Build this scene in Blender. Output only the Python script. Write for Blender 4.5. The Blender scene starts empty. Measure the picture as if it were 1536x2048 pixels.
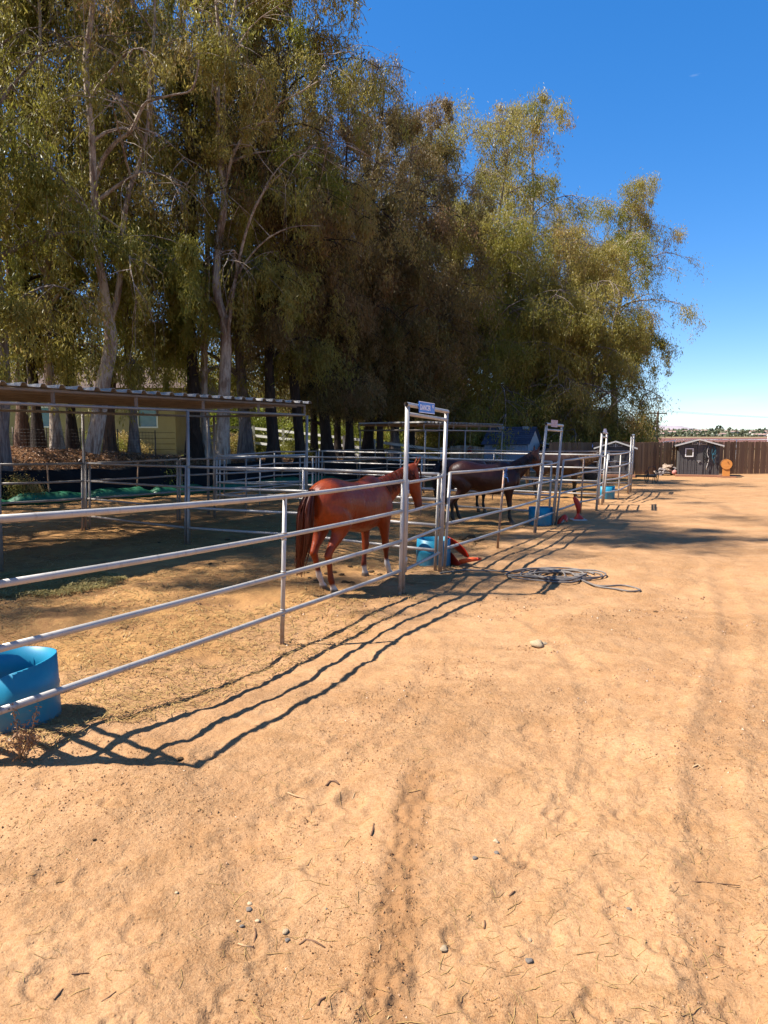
import bpy, bmesh, math, random
import numpy as np
from mathutils import Vector, Matrix

R = math.radians
scene = bpy.context.scene
col = scene.collection
rng = np.random.default_rng(7)
random.seed(7)

# ---------------------------------------------------------------- camera
CH, PITCH, FPX = 2.05, R(6.15), 1420.0
cam_data = bpy.data.cameras.new('camera')
cam_data.sensor_fit = 'HORIZONTAL'
cam_data.sensor_width = 36.0
cam_data.lens = 36.0 * FPX / 1536.0
cam_data.clip_start = 0.05
cam_data.clip_end = 20000
cam = bpy.data.objects.new('camera', cam_data)
cam.location = (0, 0, CH)
cam.rotation_euler = (R(90) - PITCH, 0, 0)
col.objects.link(cam)
scene.camera = cam

# ---------------------------------------------------------------- sun and sky
SUN_DIR = Vector((1.10, 0.07, -1.50)).normalized()      # the way the light travels
SUN_EL = math.asin(-SUN_DIR.z)
SUN_AZ = math.atan2(-SUN_DIR.x, -SUN_DIR.y)             # clockwise from +Y
sun_data = bpy.data.lights.new('sun', 'SUN')
sun_data.energy = 5.0
sun_data.angle = R(0.53)
sun_data.color = (1.0, 0.955, 0.88)
sun = bpy.data.objects.new('sun', sun_data)
sun.rotation_euler = SUN_DIR.to_track_quat('-Z', 'Y').to_euler()
sun.location = (-30, 0, 40)
col.objects.link(sun)

world = bpy.data.worlds.new('World')
scene.world = world
world.use_nodes = True
wt = world.node_tree
wt.nodes.clear()
w_out = wt.nodes.new('ShaderNodeOutputWorld')
w_bg = wt.nodes.new('ShaderNodeBackground')
w_bg.inputs['Strength'].default_value = 0.15
w_sky = wt.nodes.new('ShaderNodeTexSky')
w_sky.sky_type = 'NISHITA'
w_sky.sun_disc = False
w_sky.sun_elevation = SUN_EL
w_sky.sun_rotation = SUN_AZ
w_sky.altitude = 300
w_sky.air_density = 0.75
w_sky.dust_density = 0.35
w_sky.ozone_density = 3.0
w_hsv = wt.nodes.new('ShaderNodeHueSaturation')
w_hsv.inputs['Saturation'].default_value = 1.65
w_hsv.inputs['Hue'].default_value = 0.509
w_hsv.inputs['Value'].default_value = 1.0
w_gam = wt.nodes.new('ShaderNodeGamma')
w_gam.inputs['Gamma'].default_value = 0.68
wt.links.new(w_sky.outputs[0], w_gam.inputs['Color'])
wt.links.new(w_gam.outputs[0], w_hsv.inputs['Color'])
# thin fair-weather clouds low over the horizon, all the way round
w_tc = wt.nodes.new('ShaderNodeTexCoord')
w_map = wt.nodes.new('ShaderNodeMapping')
w_map.inputs['Scale'].default_value = (5.0, 5.0, 26.0)
w_map.inputs['Location'].default_value = (0.35, 0.0, 0.2)
wt.links.new(w_tc.outputs['Generated'], w_map.inputs['Vector'])
w_n = wt.nodes.new('ShaderNodeTexNoise')
w_n.inputs['Scale'].default_value = 1.6
w_n.inputs['Detail'].default_value = 7
w_n.inputs['Roughness'].default_value = 0.55
wt.links.new(w_map.outputs[0], w_n.inputs['Vector'])
w_r = wt.nodes.new('ShaderNodeMapRange')
w_r.inputs['From Min'].default_value = 0.50
w_r.inputs['From Max'].default_value = 0.72
wt.links.new(w_n.outputs['Fac'], w_r.inputs['Value'])
w_sep = wt.nodes.new('ShaderNodeSeparateXYZ')
wt.links.new(w_tc.outputs['Generated'], w_sep.inputs[0])
w_lo = wt.nodes.new('ShaderNodeMapRange')
w_lo.inputs['From Min'].default_value = 0.055
w_lo.inputs['From Max'].default_value = 0.020
wt.links.new(w_sep.outputs['Z'], w_lo.inputs['Value'])
w_mul = wt.nodes.new('ShaderNodeMath')
w_mul.operation = 'MULTIPLY'
wt.links.new(w_r.outputs[0], w_mul.inputs[0])
wt.links.new(w_lo.outputs[0], w_mul.inputs[1])
w_mix = wt.nodes.new('ShaderNodeMix')
w_mix.data_type = 'RGBA'
w_mix.inputs['B'].default_value = (2.6, 2.72, 2.95, 1)
w_r2 = wt.nodes.new('ShaderNodeMapRange')
w_r2.inputs['From Min'].default_value = 0.66
w_r2.inputs['From Max'].default_value = 0.86
w_r2.inputs['To Max'].default_value = 0.55
wt.links.new(w_n.outputs['Fac'], w_r2.inputs['Value'])
w_max = wt.nodes.new('ShaderNodeMath')
w_max.operation = 'MAXIMUM'
wt.links.new(w_mul.outputs[0], w_max.inputs[0])
wt.links.new(w_r2.outputs[0], w_max.inputs[1])
wt.links.new(w_max.outputs[0], w_mix.inputs['Factor'])
wt.links.new(w_hsv.outputs[0], w_mix.inputs['A'])
wt.links.new(w_mix.outputs['Result'], w_bg.inputs['Color'])
wt.links.new(w_bg.outputs[0], w_out.inputs[0])

vs = scene.view_settings
vs.view_transform = 'Standard'
vs.look = 'None'
vs.exposure = 1.3
vs.gamma = 1.0
vs.use_curve_mapping = False
scene.cycles.max_bounces = 7
scene.cycles.diffuse_bounces = 3
scene.cycles.glossy_bounces = 3
scene.cycles.transmission_bounces = 4
scene.cycles.transparent_max_bounces = 8
scene.cycles.caustics_reflective = False
scene.cycles.caustics_refractive = False

# ---------------------------------------------------------------- pixel -> place helpers
def ray(px, py):
    cx, cy = (px - 768) / FPX, (1024 - py) / FPX
    return (cx, math.cos(PITCH) + cy * math.sin(PITCH), -math.sin(PITCH) + cy * math.cos(PITCH))
def G(px, py, z=0.0):
    """the point at height z seen at a photo pixel"""
    r = ray(px, py); t = (z - CH) / r[2]
    return Vector((r[0] * t, r[1] * t, z))
def V(px, py, Y):
    """the point at distance Y (along the view) seen at a photo pixel"""
    r = ray(px, py); t = Y / r[1]
    return Vector((r[0] * t, Y, CH + r[2] * t))

# ---------------------------------------------------------------- noise on arrays
_T = np.random.default_rng(11).random((256, 256))
def vnoise(x, y, s=0):
    x = np.asarray(x, float) + s * 17.31; y = np.asarray(y, float) + s * 9.77
    xi = np.floor(x).astype(int); yi = np.floor(y).astype(int)
    fx = x - xi; fy = y - yi
    fx = fx * fx * (3 - 2 * fx); fy = fy * fy * (3 - 2 * fy)
    a = _T[xi & 255, yi & 255]; b = _T[(xi + 1) & 255, yi & 255]
    c = _T[xi & 255, (yi + 1) & 255]; d = _T[(xi + 1) & 255, (yi + 1) & 255]
    return (a * (1 - fx) + b * fx) * (1 - fy) + (c * (1 - fx) + d * fx) * fy - 0.5
def fbm(x, y, s=0, o=4, g=0.5):
    v = 0; a = 1.0; f = 1.0
    for i in range(o):
        v = v + a * vnoise(x * f, y * f, s + i); a *= g; f *= 2.03
    return v
def sstep(a, b, x):
    t = np.clip((np.asarray(x, float) - a) / (b - a), 0, 1)
    return t * t * (3 - 2 * t)

# ---------------------------------------------------------------- object helpers
def link(name, me, mat=None, parent=None):
    o = bpy.data.objects.new(name, me)
    col.objects.link(o)
    if mat is not None and me is not None:
        for m in (mat if isinstance(mat, (list, tuple)) else [mat]):
            me.materials.append(m)
    if parent is not None:
        o.parent = parent
    return o
def tag(o, label=None, cat=None, group=None, kind=None):
    if label: o['label'] = label
    if cat: o['category'] = cat
    if group: o['group'] = group
    if kind: o['kind'] = kind
    return o
def empty(name, loc=(0, 0, 0), rz=0.0):
    o = bpy.data.objects.new(name, None)
    o.location = loc; o.rotation_euler = (0, 0, rz)
    o.empty_display_size = 0.2
    col.objects.link(o)
    return o
def dup(o, parent=None):
    c = o.copy(); col.objects.link(c)
    if parent is not None: c.parent = parent
    for ch in list(o.children):
        dup(ch, c)
    return c

class MB:
    def __init__(s):
        s.v = []; s.f = []; s.sm = []; s.mi = []
    def add(s, vs, fs, smooth=False, mi=0):
        k = len(s.v)
        s.v += [tuple(p) for p in vs]
        for f in fs:
            s.f.append(tuple(i + k for i in f)); s.sm.append(smooth); s.mi.append(mi)
        return s
    def box(s, c, size, rot=None, mi=0):
        hx, hy, hz = size[0] / 2, size[1] / 2, size[2] / 2
        ps = [Vector((x, y, z)) for x in (-hx, hx) for y in (-hy, hy) for z in (-hz, hz)]
        if rot is not None: ps = [rot @ p for p in ps]
        c = Vector(c)
        ps = [p + c for p in ps]
        return s.add(ps, [(0, 1, 3, 2), (4, 6, 7, 5), (0, 4, 5, 1), (2, 3, 7, 6), (0, 2, 6, 4), (1, 5, 7, 3)], mi=mi)
    def tube(s, pts, rad, n=10, caps=True, mi=0, squash=None, smooth=True):
        pts = [Vector(p) for p in pts]
        m = len(pts)
        if not hasattr(rad, '__len__'): rad = [rad] * m
        tans = []
        for i in range(m):
            a = pts[max(i - 1, 0)]; b = pts[min(i + 1, m - 1)]
            t = (b - a)
            tans.append(t.normalized() if t.length > 1e-9 else Vector((0, 0, 1)))
        ref = Vector((0, 0, 1)) if abs(tans[0].z) < 0.9 else Vector((1, 0, 0))
        nx = (ref - tans[0] * ref.dot(tans[0])).normalized()
        vs = []
        for i in range(m):
            t = tans[i]
            nx = nx - t * nx.dot(t)
            nx = nx.normalized() if nx.length > 1e-6 else t.orthogonal().normalized()
            ny = t.cross(nx)
            for k in range(n):
                a = 2 * math.pi * k / n
                vs.append(pts[i] + nx * (math.cos(a) * rad[i]) + ny * (math.sin(a) * rad[i] * (squash or 1)))
        fs = []
        for i in range(m - 1):
            for k in range(n):
                k2 = (k + 1) % n
                fs.append((i * n + k, i * n + k2, (i + 1) * n + k2, (i + 1) * n + k))
        s.add(vs, fs, smooth, mi)
        if caps:
            k0 = len(s.v) - len(vs)
            s.f.append(tuple(k0 + k for k in reversed(range(n)))); s.sm.append(False); s.mi.append(mi)
            s.f.append(tuple(k0 + (m - 1) * n + k for k in range(n))); s.sm.append(False); s.mi.append(mi)
        return s
    def mesh(s, name):
        me = bpy.data.meshes.new(name)
        me.from_pydata(s.v, [], s.f)
        me.polygons.foreach_set('use_smooth', s.sm)
        me.polygons.foreach_set('material_index', s.mi)
        me.update()
        return me
    def build(s, name, mat, parent=None):
        return link(name, s.mesh(name), mat, parent)

def np_mesh(name, verts, quads, smooth=False, attrs=None, tris=False):
    """fast mesh from arrays: verts (n,3), quads (m,4) or (m,3)"""
    me = bpy.data.meshes.new(name)
    k = quads.shape[1]
    me.vertices.add(len(verts)); me.vertices.foreach_set('co', np.ascontiguousarray(verts, np.float32).ravel())
    me.loops.add(quads.size); me.loops.foreach_set('vertex_index', np.ascontiguousarray(quads, np.int32).ravel())
    me.polygons.add(len(quads))
    me.polygons.foreach_set('loop_start', np.arange(0, quads.size, k, dtype=np.int32))
    me.polygons.foreach_set('use_smooth', np.full(len(quads), smooth, bool))
    me.update(calc_edges=True)
    for nm, (dom, typ, arr) in (attrs or {}).items():
        a = me.attributes.new(nm, typ, dom)
        key = {'FLOAT': 'value', 'FLOAT_COLOR': 'color', 'FLOAT_VECTOR': 'vector'}[typ]
        a.data.foreach_set(key, np.ascontiguousarray(arr, np.float32).ravel())
    return me

# ---------------------------------------------------------------- material helpers
class NT:
    def __init__(s, name, rough=0.8, spec=0.3, metal=0.0):
        s.m = bpy.data.materials.new(name)
        s.m.use_nodes = True
        s.t = s.m.node_tree
        s.b = s.t.nodes['Principled BSDF']
        s.b.inputs['Roughness'].default_value = rough
        s.b.inputs['Specular IOR Level'].default_value = spec
        s.b.inputs['Metallic'].default_value = metal
        s.out = s.t.nodes['Material Output']
    def n(s, typ, ins=None, **props):
        nd = s.t.nodes.new(typ)
        for k, v in props.items(): setattr(nd, k, v)
        for k, v in (ins or {}).items():
            if hasattr(v, 'node') or isinstance(v, bpy.types.NodeSocket): s.t.links.new(v, nd.inputs[k])
            else: nd.inputs[k].default_value = v
        return nd
    def l(s, a, b): s.t.links.new(a, b)
    def pos(s, scale=(1, 1, 1), obj=False):
        if obj: src = s.n('ShaderNodeTexCoord').outputs['Object']
        else: src = s.n('ShaderNodeNewGeometry').outputs['Position']
        return s.n('ShaderNodeMapping', {'Vector': src, 'Scale': scale}).outputs[0]
    def noise(s, vec, scale, detail=4, rough=0.55, dist=0.0):
        return s.n('ShaderNodeTexNoise', {'Vector': vec, 'Scale': scale, 'Detail': detail, 'Roughness': rough, 'Distortion': dist}).outputs['Fac']
    def rng(s, val, a, b, c=0.0, d=1.0):
        return s.n('ShaderNodeMapRange', {'Value': val, 'From Min': a, 'From Max': b, 'To Min': c, 'To Max': d}).outputs[0]
    def mix(s, f, a, b, mode='MIX'):
        nd = s.n('ShaderNodeMix', data_type='RGBA', blend_type=mode)
        for key, v in (('Factor', f), ('A', a), ('B', b)):
            if isinstance(v, bpy.types.NodeSocket): s.l(v, nd.inputs[key])
            elif key == 'Factor': nd.inputs[key].default_value = v
            else: nd.inputs[key].default_value = (*v, 1) if len(v) == 3 else v
        return nd.outputs['Result']
    def attr(s, name, what='Fac'):
        return s.n('ShaderNodeAttribute', attribute_name=name).outputs[what]
    def math(s, op, a, b=0.0):
        nd = s.n('ShaderNodeMath', operation=op)
        for i, v in enumerate((a, b)):
            if isinstance(v, bpy.types.NodeSocket): s.l(v, nd.inputs[i])
            else: nd.inputs[i].default_value = v
        return nd.outputs[0]
    def bump(s, h, strength=0.5, dist=0.01, normal=None):
        nd = s.n('ShaderNodeBump', {'Height': h, 'Strength': strength, 'Distance': dist})
        if normal is not None: s.l(normal, nd.inputs['Normal'])
        return nd.outputs[0]
    def color(s, c):
        if isinstance(c, bpy.types.NodeSocket): s.l(c, s.b.inputs['Base Color'])
        else: s.b.inputs['Base Color'].default_value = (*c, 1)
        return s
    def normal(s, nrm): s.l(nrm, s.b.inputs['Normal']); return s
    def rough(s, r): s.l(r, s.b.inputs['Roughness']); return s

def simple(name, c1, c2=None, scale=6, rough=0.7, spec=0.3, metal=0.0, bump=0.0, bscale=40, obj=True, stretch=(1, 1, 1), detail=5):
    """two-tone worn surface"""
    n = NT(name, rough, spec, metal)
    p = n.pos(stretch, obj)
    c2 = c2 or tuple(x * 0.75 for x in c1)
    f = n.rng(n.noise(p, scale, detail, 0.6), 0.32, 0.68)
    n.color(n.mix(f, c1, c2))
    n.rough(n.rng(n.noise(p, scale * 2.3, 3), 0.3, 0.7, max(rough - 0.1, 0.05), min(rough + 0.12, 1)))
    if bump: n.normal(n.bump(n.noise(p, bscale, 4, 0.6), bump, 0.01))
    return n.m

M = {}
def pipe_mat(name, c1, c2, rust=0.0):
    n = NT(name, 0.45, 0.45, 0.22)
    p = n.pos((1, 1, 1))
    f = n.rng(n.noise(p, 3.0, 5, 0.6), 0.35, 0.7)
    c = n.mix(f, c1, c2)
    streak = n.rng(n.noise(n.pos((9, 9, 1.3)), 2.0, 5, 0.65), 0.56, 0.72)
    c = n.mix(n.math('MULTIPLY', streak, 0.6), c, (0.17, 0.125, 0.09))
    rs = n.rng(n.noise(p, 11.0, 6, 0.7), 0.64 - 0.26 * rust, 0.74 - 0.18 * rust)
    c = n.mix(n.math('MULTIPLY', rs, 0.35 + 0.6 * rust), c, (0.22, 0.085, 0.035))
    zz = n.n('ShaderNodeSeparateXYZ', {0: n.n('ShaderNodeNewGeometry').outputs['Position']}).outputs['Z']
    mud = n.math('MULTIPLY', n.rng(zz, 0.45, 0.02), n.rng(n.noise(p, 16, 6, 0.75), 0.40, 0.58))
    c = n.mix(n.math('MULTIPLY', mud, 0.7), c, (0.25, 0.14, 0.065))
    n.color(c)
    n.rough(n.rng(n.noise(p, 14, 4), 0.3, 0.7, 0.36, 0.56))
    n.normal(n.bump(n.noise(p, 60, 3), 0.10, 0.002))
    return n.m
M['pipe'] = pipe_mat('galvanised_pipe', (0.44, 0.405, 0.36), (0.34, 0.31, 0.275))
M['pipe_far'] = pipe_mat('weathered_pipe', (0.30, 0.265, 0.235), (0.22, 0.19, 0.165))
M['pipe_rust'] = pipe_mat('rusty_pipe', (0.27, 0.22, 0.18), (0.20, 0.145, 0.105), 0.8)
M['roof_metal'] = simple('roof_sheet_metal', (0.40, 0.37, 0.34), (0.28, 0.25, 0.22), 2.5, 0.5, 0.4, 0.2)
M['beam'] = simple('painted_beam', (0.22, 0.18, 0.15), (0.16, 0.13, 0.105), 3, 0.55, 0.4, 0.15)
M['black_plastic'] = simple('black_plastic_sheet', (0.007, 0.006, 0.006), (0.013, 0.011, 0.010), 3, 0.7, 0.12, bump=0.5, bscale=9)
M['green_tarp'] = simple('green_tarpaulin', (0.008, 0.075, 0.032), (0.013, 0.11, 0.05), 7, 0.5, 0.4, bump=0.4, bscale=22)
M['stake'] = simple('raw_stake_wood', (0.34, 0.20, 0.11), (0.24, 0.14, 0.08), 9, 0.85, stretch=(6, 6, 1))
M['white_rail'] = simple('white_vinyl', (0.66, 0.64, 0.60), (0.54, 0.51, 0.46), 4, 0.5, 0.4)
M['wire'] = simple('dark_wire', (0.06, 0.055, 0.05), None, 8, 0.5, 0.4, 0.6)
M['rope_grey'] = simple('grey_rubber_hose', (0.17, 0.145, 0.125), (0.11, 0.092, 0.08), 5, 0.6, 0.35, bump=0.2)
M['white_paint'] = simple('white_paint', (0.78, 0.77, 0.75), (0.66, 0.64, 0.61), 6, 0.55)
M['shed_dark'] = simple('charcoal_resin', (0.085, 0.078, 0.075), (0.062, 0.057, 0.055), 3, 0.6, 0.3, stretch=(1, 1, 3))
M['shed_trim'] = simple('pale_trim', (0.50, 0.48, 0.45), (0.40, 0.37, 0.34), 5, 0.6)
M['glass_dark'] = simple('dark_window_pane', (0.05, 0.042, 0.03), (0.08, 0.06, 0.04), 4, 0.15, 0.5)
M['deck'] = simple('weathered_deck_wood', (0.32, 0.15, 0.085), (0.24, 0.11, 0.06), 5, 0.8, stretch=(1, 8, 8))
M['orange_wood'] = simple('fresh_cut_wood', (0.60, 0.25, 0.055), (0.48, 0.18, 0.04), 3.5, 0.65, stretch=(1, 5, 5))
M['red_cone'] = simple('orange_red_plastic', (0.60, 0.032, 0.008), (0.46, 0.022, 0.006), 5, 0.45, 0.4)
M['dark_metal'] = simple('dark_iron', (0.05, 0.045, 0.04), (0.09, 0.06, 0.045), 8, 0.55, 0.4, 0.5)
M['strap_black'] = simple('black_strap', (0.02, 0.02, 0.022), None, 9, 0.7)
M['strap_white'] = simple('white_rope', (0.62, 0.58, 0.52), (0.45, 0.42, 0.38), 20, 0.85)
M['strap_teal'] = simple('teal_rope', (0.03, 0.12, 0.16), (0.02, 0.08, 0.12), 20, 0.8)
M['blue_rope'] = simple('blue_twine', (0.03, 0.10, 0.30), (0.05, 0.16, 0.38), 20, 0.8)
M['manure'] = simple('dry_manure', (0.060, 0.036, 0.019), (0.10, 0.062, 0.032), 14, 0.95, 0.1, bump=0.8, bscale=50)

def plank_mat(name, a, b, c):
    n = NT(name, 0.85, 0.2)
    g = n.noise(n.pos((14, 14, 0.8), True), 3.0, 6, 0.65)
    ran = n.n('ShaderNodeObjectInfo').outputs['Random']
    k = n.mix(n.rng(g, 0.3, 0.7), a, b)
    k = n.mix(n.rng(ran, 0, 1, 0, 0.75), k, c)
    n.color(k); n.normal(n.bump(g, 0.4, 0.004))
    return n.m
M['plank'] = plank_mat('weathered_cedar_board', (0.17, 0.102, 0.058), (0.11, 0.064, 0.036), (0.22, 0.14, 0.085))

def barrel_mat():
    n = NT('blue_drum_plastic', 0.42, 0.4)
    p = n.pos((1, 1, 1), True)
    c = n.mix(n.rng(n.noise(p, 5, 5, 0.6), 0.35, 0.7), (0.008, 0.17, 0.29), (0.014, 0.21, 0.32))
    z = n.n('ShaderNodeSeparateXYZ', {0: p}).outputs['Z']
    d = n.math('MULTIPLY', n.rng(z, 0.22, 0.0), n.rng(n.noise(p, 9, 6, 0.7), 0.35, 0.65))
    c = n.mix(n.math('MULTIPLY', d, 0.7), c, (0.17, 0.16, 0.12))
    sc = n.rng(n.noise(n.pos((3, 3, 40), True), 2.0, 4, 0.7), 0.66, 0.74)
    c = n.mix(n.math('MULTIPLY', sc, 0.3), c, (0.15, 0.33, 0.45))
    n.color(c)
    return n.m
M['barrel'] = barrel_mat()

def ground_mat():
    n = NT('dry_sandy_earth', 0.95, 0.12)
    p = n.pos((1, 1, 1))
    big = n.rng(n.noise(p, 0.55, 5, 0.6, 0.6), 0.33, 0.68)
    mid = n.rng(n.noise(p, 3.2, 6, 0.65, 0.4), 0.33, 0.70)
    fine = n.rng(n.noise(p, 42, 6, 0.75), 0.42, 0.62)
    grit = n.rng(n.noise(p, 120, 4, 0.8), 0.40, 0.62)
    pack = n.rng(n.noise(p, 0.42, 6, 0.62, 1.6), 0.42, 0.60)
    c = n.mix(big, (0.362, 0.200, 0.098), (0.296, 0.150, 0.069))
    c = n.mix(n.math('MULTIPLY', pack, 0.70), c, (0.222, 0.110, 0.048))
    c = n.mix(n.math('MULTIPLY', mid, 0.55), c, (0.44, 0.265, 0.14))
    c = n.mix(n.math('MULTIPLY', n.rng(n.noise(n.pos((1, 2.2, 1)), 1.3, 6, 0.7, 1.2), 0.47, 0.64), 0.5), c, (0.25, 0.118, 0.042))
    c = n.mix(n.math('MULTIPLY', fine, 0.58), c, (0.20, 0.088, 0.030))
    c = n.mix(n.math('MULTIPLY', grit, 0.42), c, (0.47, 0.29, 0.14))
    # chaff: short pale flecks
    ch = n.n('ShaderNodeTexVoronoi', {'Vector': n.pos((1.0, 2.2, 1.0)), 'Scale': 26.0, 'Randomness': 1.0}, feature='F1').outputs['Distance']
    chm = n.math('MULTIPLY', n.rng(ch, 0.16, 0.05), n.rng(n.noise(p, 1.1, 4, 0.6), 0.46, 0.66))
    c = n.mix(n.math('MULTIPLY', chm, 0.65), c, (0.45, 0.31, 0.12))
    # dark crumbs
    cr = n.n('ShaderNodeTexVoronoi', {'Vector': p, 'Scale': 34.0}, feature='F1').outputs['Distance']
    crm = n.math('MULTIPLY', n.rng(cr, 0.17, 0.06), n.rng(n.noise(p, 2.3, 4, 0.6), 0.50, 0.64))
    c = n.mix(n.math('MULTIPLY', crm, 0.6), c, (0.10, 0.045, 0.018))
    # trodden pens: browner, with old hay
    pen = n.attr('pen')
    pc = n.mix(n.rng(n.noise(p, 1.6, 6, 0.65, 0.8), 0.36, 0.66), (0.34, 0.175, 0.060), (0.19, 0.088, 0.034))
    pc = n.mix(n.math('MULTIPLY', n.rng(n.noise(n.pos((3, 8, 3)), 9, 5, 0.7), 0.5, 0.68), 0.55), pc, (0.46, 0.29, 0.095))
    c = n.mix(n.math('MULTIPLY', pen, 0.85), c, pc)
    # wheel ruts: loose darker soil
    c = n.mix(n.math('MULTIPLY', n.attr('rut'), 0.62), c, n.mix(fine, (0.165, 0.080, 0.033), (0.26, 0.135, 0.058)))
    # bank: bark and leaf litter
    lit = n.mix(n.rng(n.noise(p, 14, 6, 0.75), 0.36, 0.64), (0.19, 0.088, 0.036), (0.075, 0.036, 0.017))
    lit = n.mix(n.math('MULTIPLY', n.rng(n.noise(p, 55, 4, 0.7), 0.52, 0.66), 0.6), lit, (0.36, 0.20, 0.10))
    c = n.mix(n.attr('bank'), c, lit)
    lawn = n.mix(n.rng(n.noise(p, 2.0, 6, 0.7), 0.35, 0.65), (0.12, 0.15, 0.025), (0.20, 0.17, 0.05))
    c = n.mix(n.attr('lawn'), c, lawn)
    # far fields
    far = n.mix(n.rng(n.noise(p, 0.02, 6, 0.65), 0.35, 0.65), (0.24, 0.16, 0.085), (0.16, 0.12, 0.06))
    c = n.mix(n.attr('far'), c, far)
    n.color(c)
    h = n.math('ADD', n.math('MULTIPLY', n.noise(p, 42, 6, 0.7), 0.9), n.math('MULTIPLY', n.noise(p, 9, 5, 0.65), 1.6))
    h = n.math('ADD', h, n.math('MULTIPLY', n.rng(cr, 0.25, 0.05), 0.35))
    h = n.math('MULTIPLY', h, n.rng(pack, 0, 1, 0.45, 1.25))
    n.normal(n.bump(h, 1.0, 0.015, n.bump(n.noise(p, 150, 3, 0.7), 0.6, 0.005)))
    return n.m
M['ground'] = ground_mat()

def leaf_mat(name, ca, cb, cc, trans=0.28):
    n = NT(name, 0.42, 0.28)
    t = n.attr('tint')
    ran = n.n('ShaderNodeObjectInfo').outputs['Random']
    k = n.mix(n.rng(t, 0.0, 0.55), ca, cb)
    k = n.mix(n.rng(t, 0.55, 1.0), k, cc)
    k = n.mix(n.rng(ran, 0, 1, 0.0, 0.30), k, cc)
    n.color(k)
    tr = n.n('ShaderNodeBsdfTranslucent', {'Color': k})
    ms = n.n('ShaderNodeMixShader', {'Fac': trans})
    n.l(n.b.outputs[0], ms.inputs[1]); n.l(tr.outputs[0], ms.inputs[2])
    n.l(ms.outputs[0], n.out.inputs['Surface'])
    return n.m
M['leaf'] = leaf_mat('gum_leaf', (0.205, 0.215, 0.025), (0.38, 0.325, 0.070), (0.36, 0.22, 0.09), 0.46)
M['leaf_brown'] = leaf_mat('rusty_gum_leaf', (0.115, 0.105, 0.022), (0.215, 0.155, 0.050), (0.25, 0.14, 0.062), 0.40)
M['leaf_lime'] = leaf_mat('lime_green_leaf', (0.13, 0.16, 0.015), (0.22, 0.24, 0.03), (0.28, 0.26, 0.05), 0.4)
M['leaf_dry'] = leaf_mat('dry_leaf', (0.16, 0.075, 0.035), (0.24, 0.12, 0.055), (0.34, 0.20, 0.10), 0.1)

def bark_mat(name, a, b, c, patch=0.5):
    n = NT(name, 0.85, 0.2)
    p = n.pos((1, 1, 0.28), True)
    m = n.rng(n.noise(p, 3.2, 6, 0.65, 0.6), patch - 0.05, patch + 0.05)
    k = n.mix(m, a, b)
    k = n.mix(n.math('MULTIPLY', n.rng(n.noise(n.pos((9, 9, 0.7), True), 2.5, 6, 0.7), 0.48, 0.66), 0.75), k, c)
    n.color(k)
    n.normal(n.bump(n.noise(n.pos((5, 5, 0.5), True), 3.0, 6, 0.7), 1.0, 0.09))
    return n.m
M['bark_pale'] = bark_mat('pale_gum_bark', (0.50, 0.41, 0.32), (0.27, 0.185, 0.13), (0.10, 0.055, 0.036), 0.52)
M['bark_brown'] = bark_mat('brown_stringy_bark', (0.19, 0.115, 0.075), (0.13, 0.07, 0.045), (0.05, 0.028, 0.018), 0.5)
M['bark_dark'] = bark_mat('dark_bark', (0.060, 0.042, 0.030), (0.035, 0.024, 0.018), (0.018, 0.012, 0.01), 0.5)
M['bark_grey'] = bark_mat('grey_bark', (0.28, 0.23, 0.20), (0.17, 0.13, 0.11), (0.07, 0.05, 0.04), 0.5)
# ================================================================ GROUND
LP0 = G(0, 1012); LP1 = G(640, 966)
LU = Vector((LP1.x - LP0.x, LP1.y - LP0.y, 0)).normalized()
LN = Vector((-LU.y, LU.x, 0))
def line_st(x, y):
    dx, dy = x - LP0.x, y - LP0.y
    return dx * LN.x + dy * LN.y, dx * LU.x + dy * LU.y
BANK_T = [-60, -6, 0, 6, 11, 18, 26, 34, 46]
BANK_H = [1.9, 1.9, 1.75, 1.35, 1.0, 0.75, 0.45, 0.12, 0.0]
def h_broad(x, y):
    s, t = line_st(x, y)
    mound = 0.13 * np.exp(-(((x + 2.3) / 1.2) ** 2 + ((y - 4.3) / 1.0) ** 2))       # soil heaped round the near fence corner
    return np.interp(t, BANK_T, BANK_H) * sstep(0.5, 4.6, s) * sstep(300, 90, y) + mound
def rut_dist(x, y):
    """signed distance from the two old wheel tracks in the foreground"""
    c1 = 0.02 + 0.09 * (y - 2.2) + 0.02 * np.sin(y * 1.7)
    c2 = 1.55 + 0.475 * (y - 3.0) + 0.10 * np.sin(y * 0.9 + 1)
    return x - c1, x - c2
PEN_A, PEN_B = G(0, 1560), G(1263, 992)
PU = Vector((PEN_B.x - PEN_A.x, PEN_B.y - PEN_A.y, 0)).normalized()
def pen_side(x, y):
    return (x - PEN_A.x) * -PU.y + (y - PEN_A.y) * PU.x    # > 0 inside the pens
PRINTS = []
_pr = random.Random(77)
while len(PRINTS) < 120:
    yy_ = math.exp(_pr.uniform(math.log(2.0), math.log(9.5))); xx_ = yy_ * _pr.uniform(-0.6, 0.6)
    ps_ = float(pen_side(xx_, yy_))
    if ps_ > 0.2 or _pr.random() < 0.55: PRINTS.append((xx_, yy_, _pr.uniform(0.2, 1.9), _pr.uniform(0.055, 0.075)))
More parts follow.
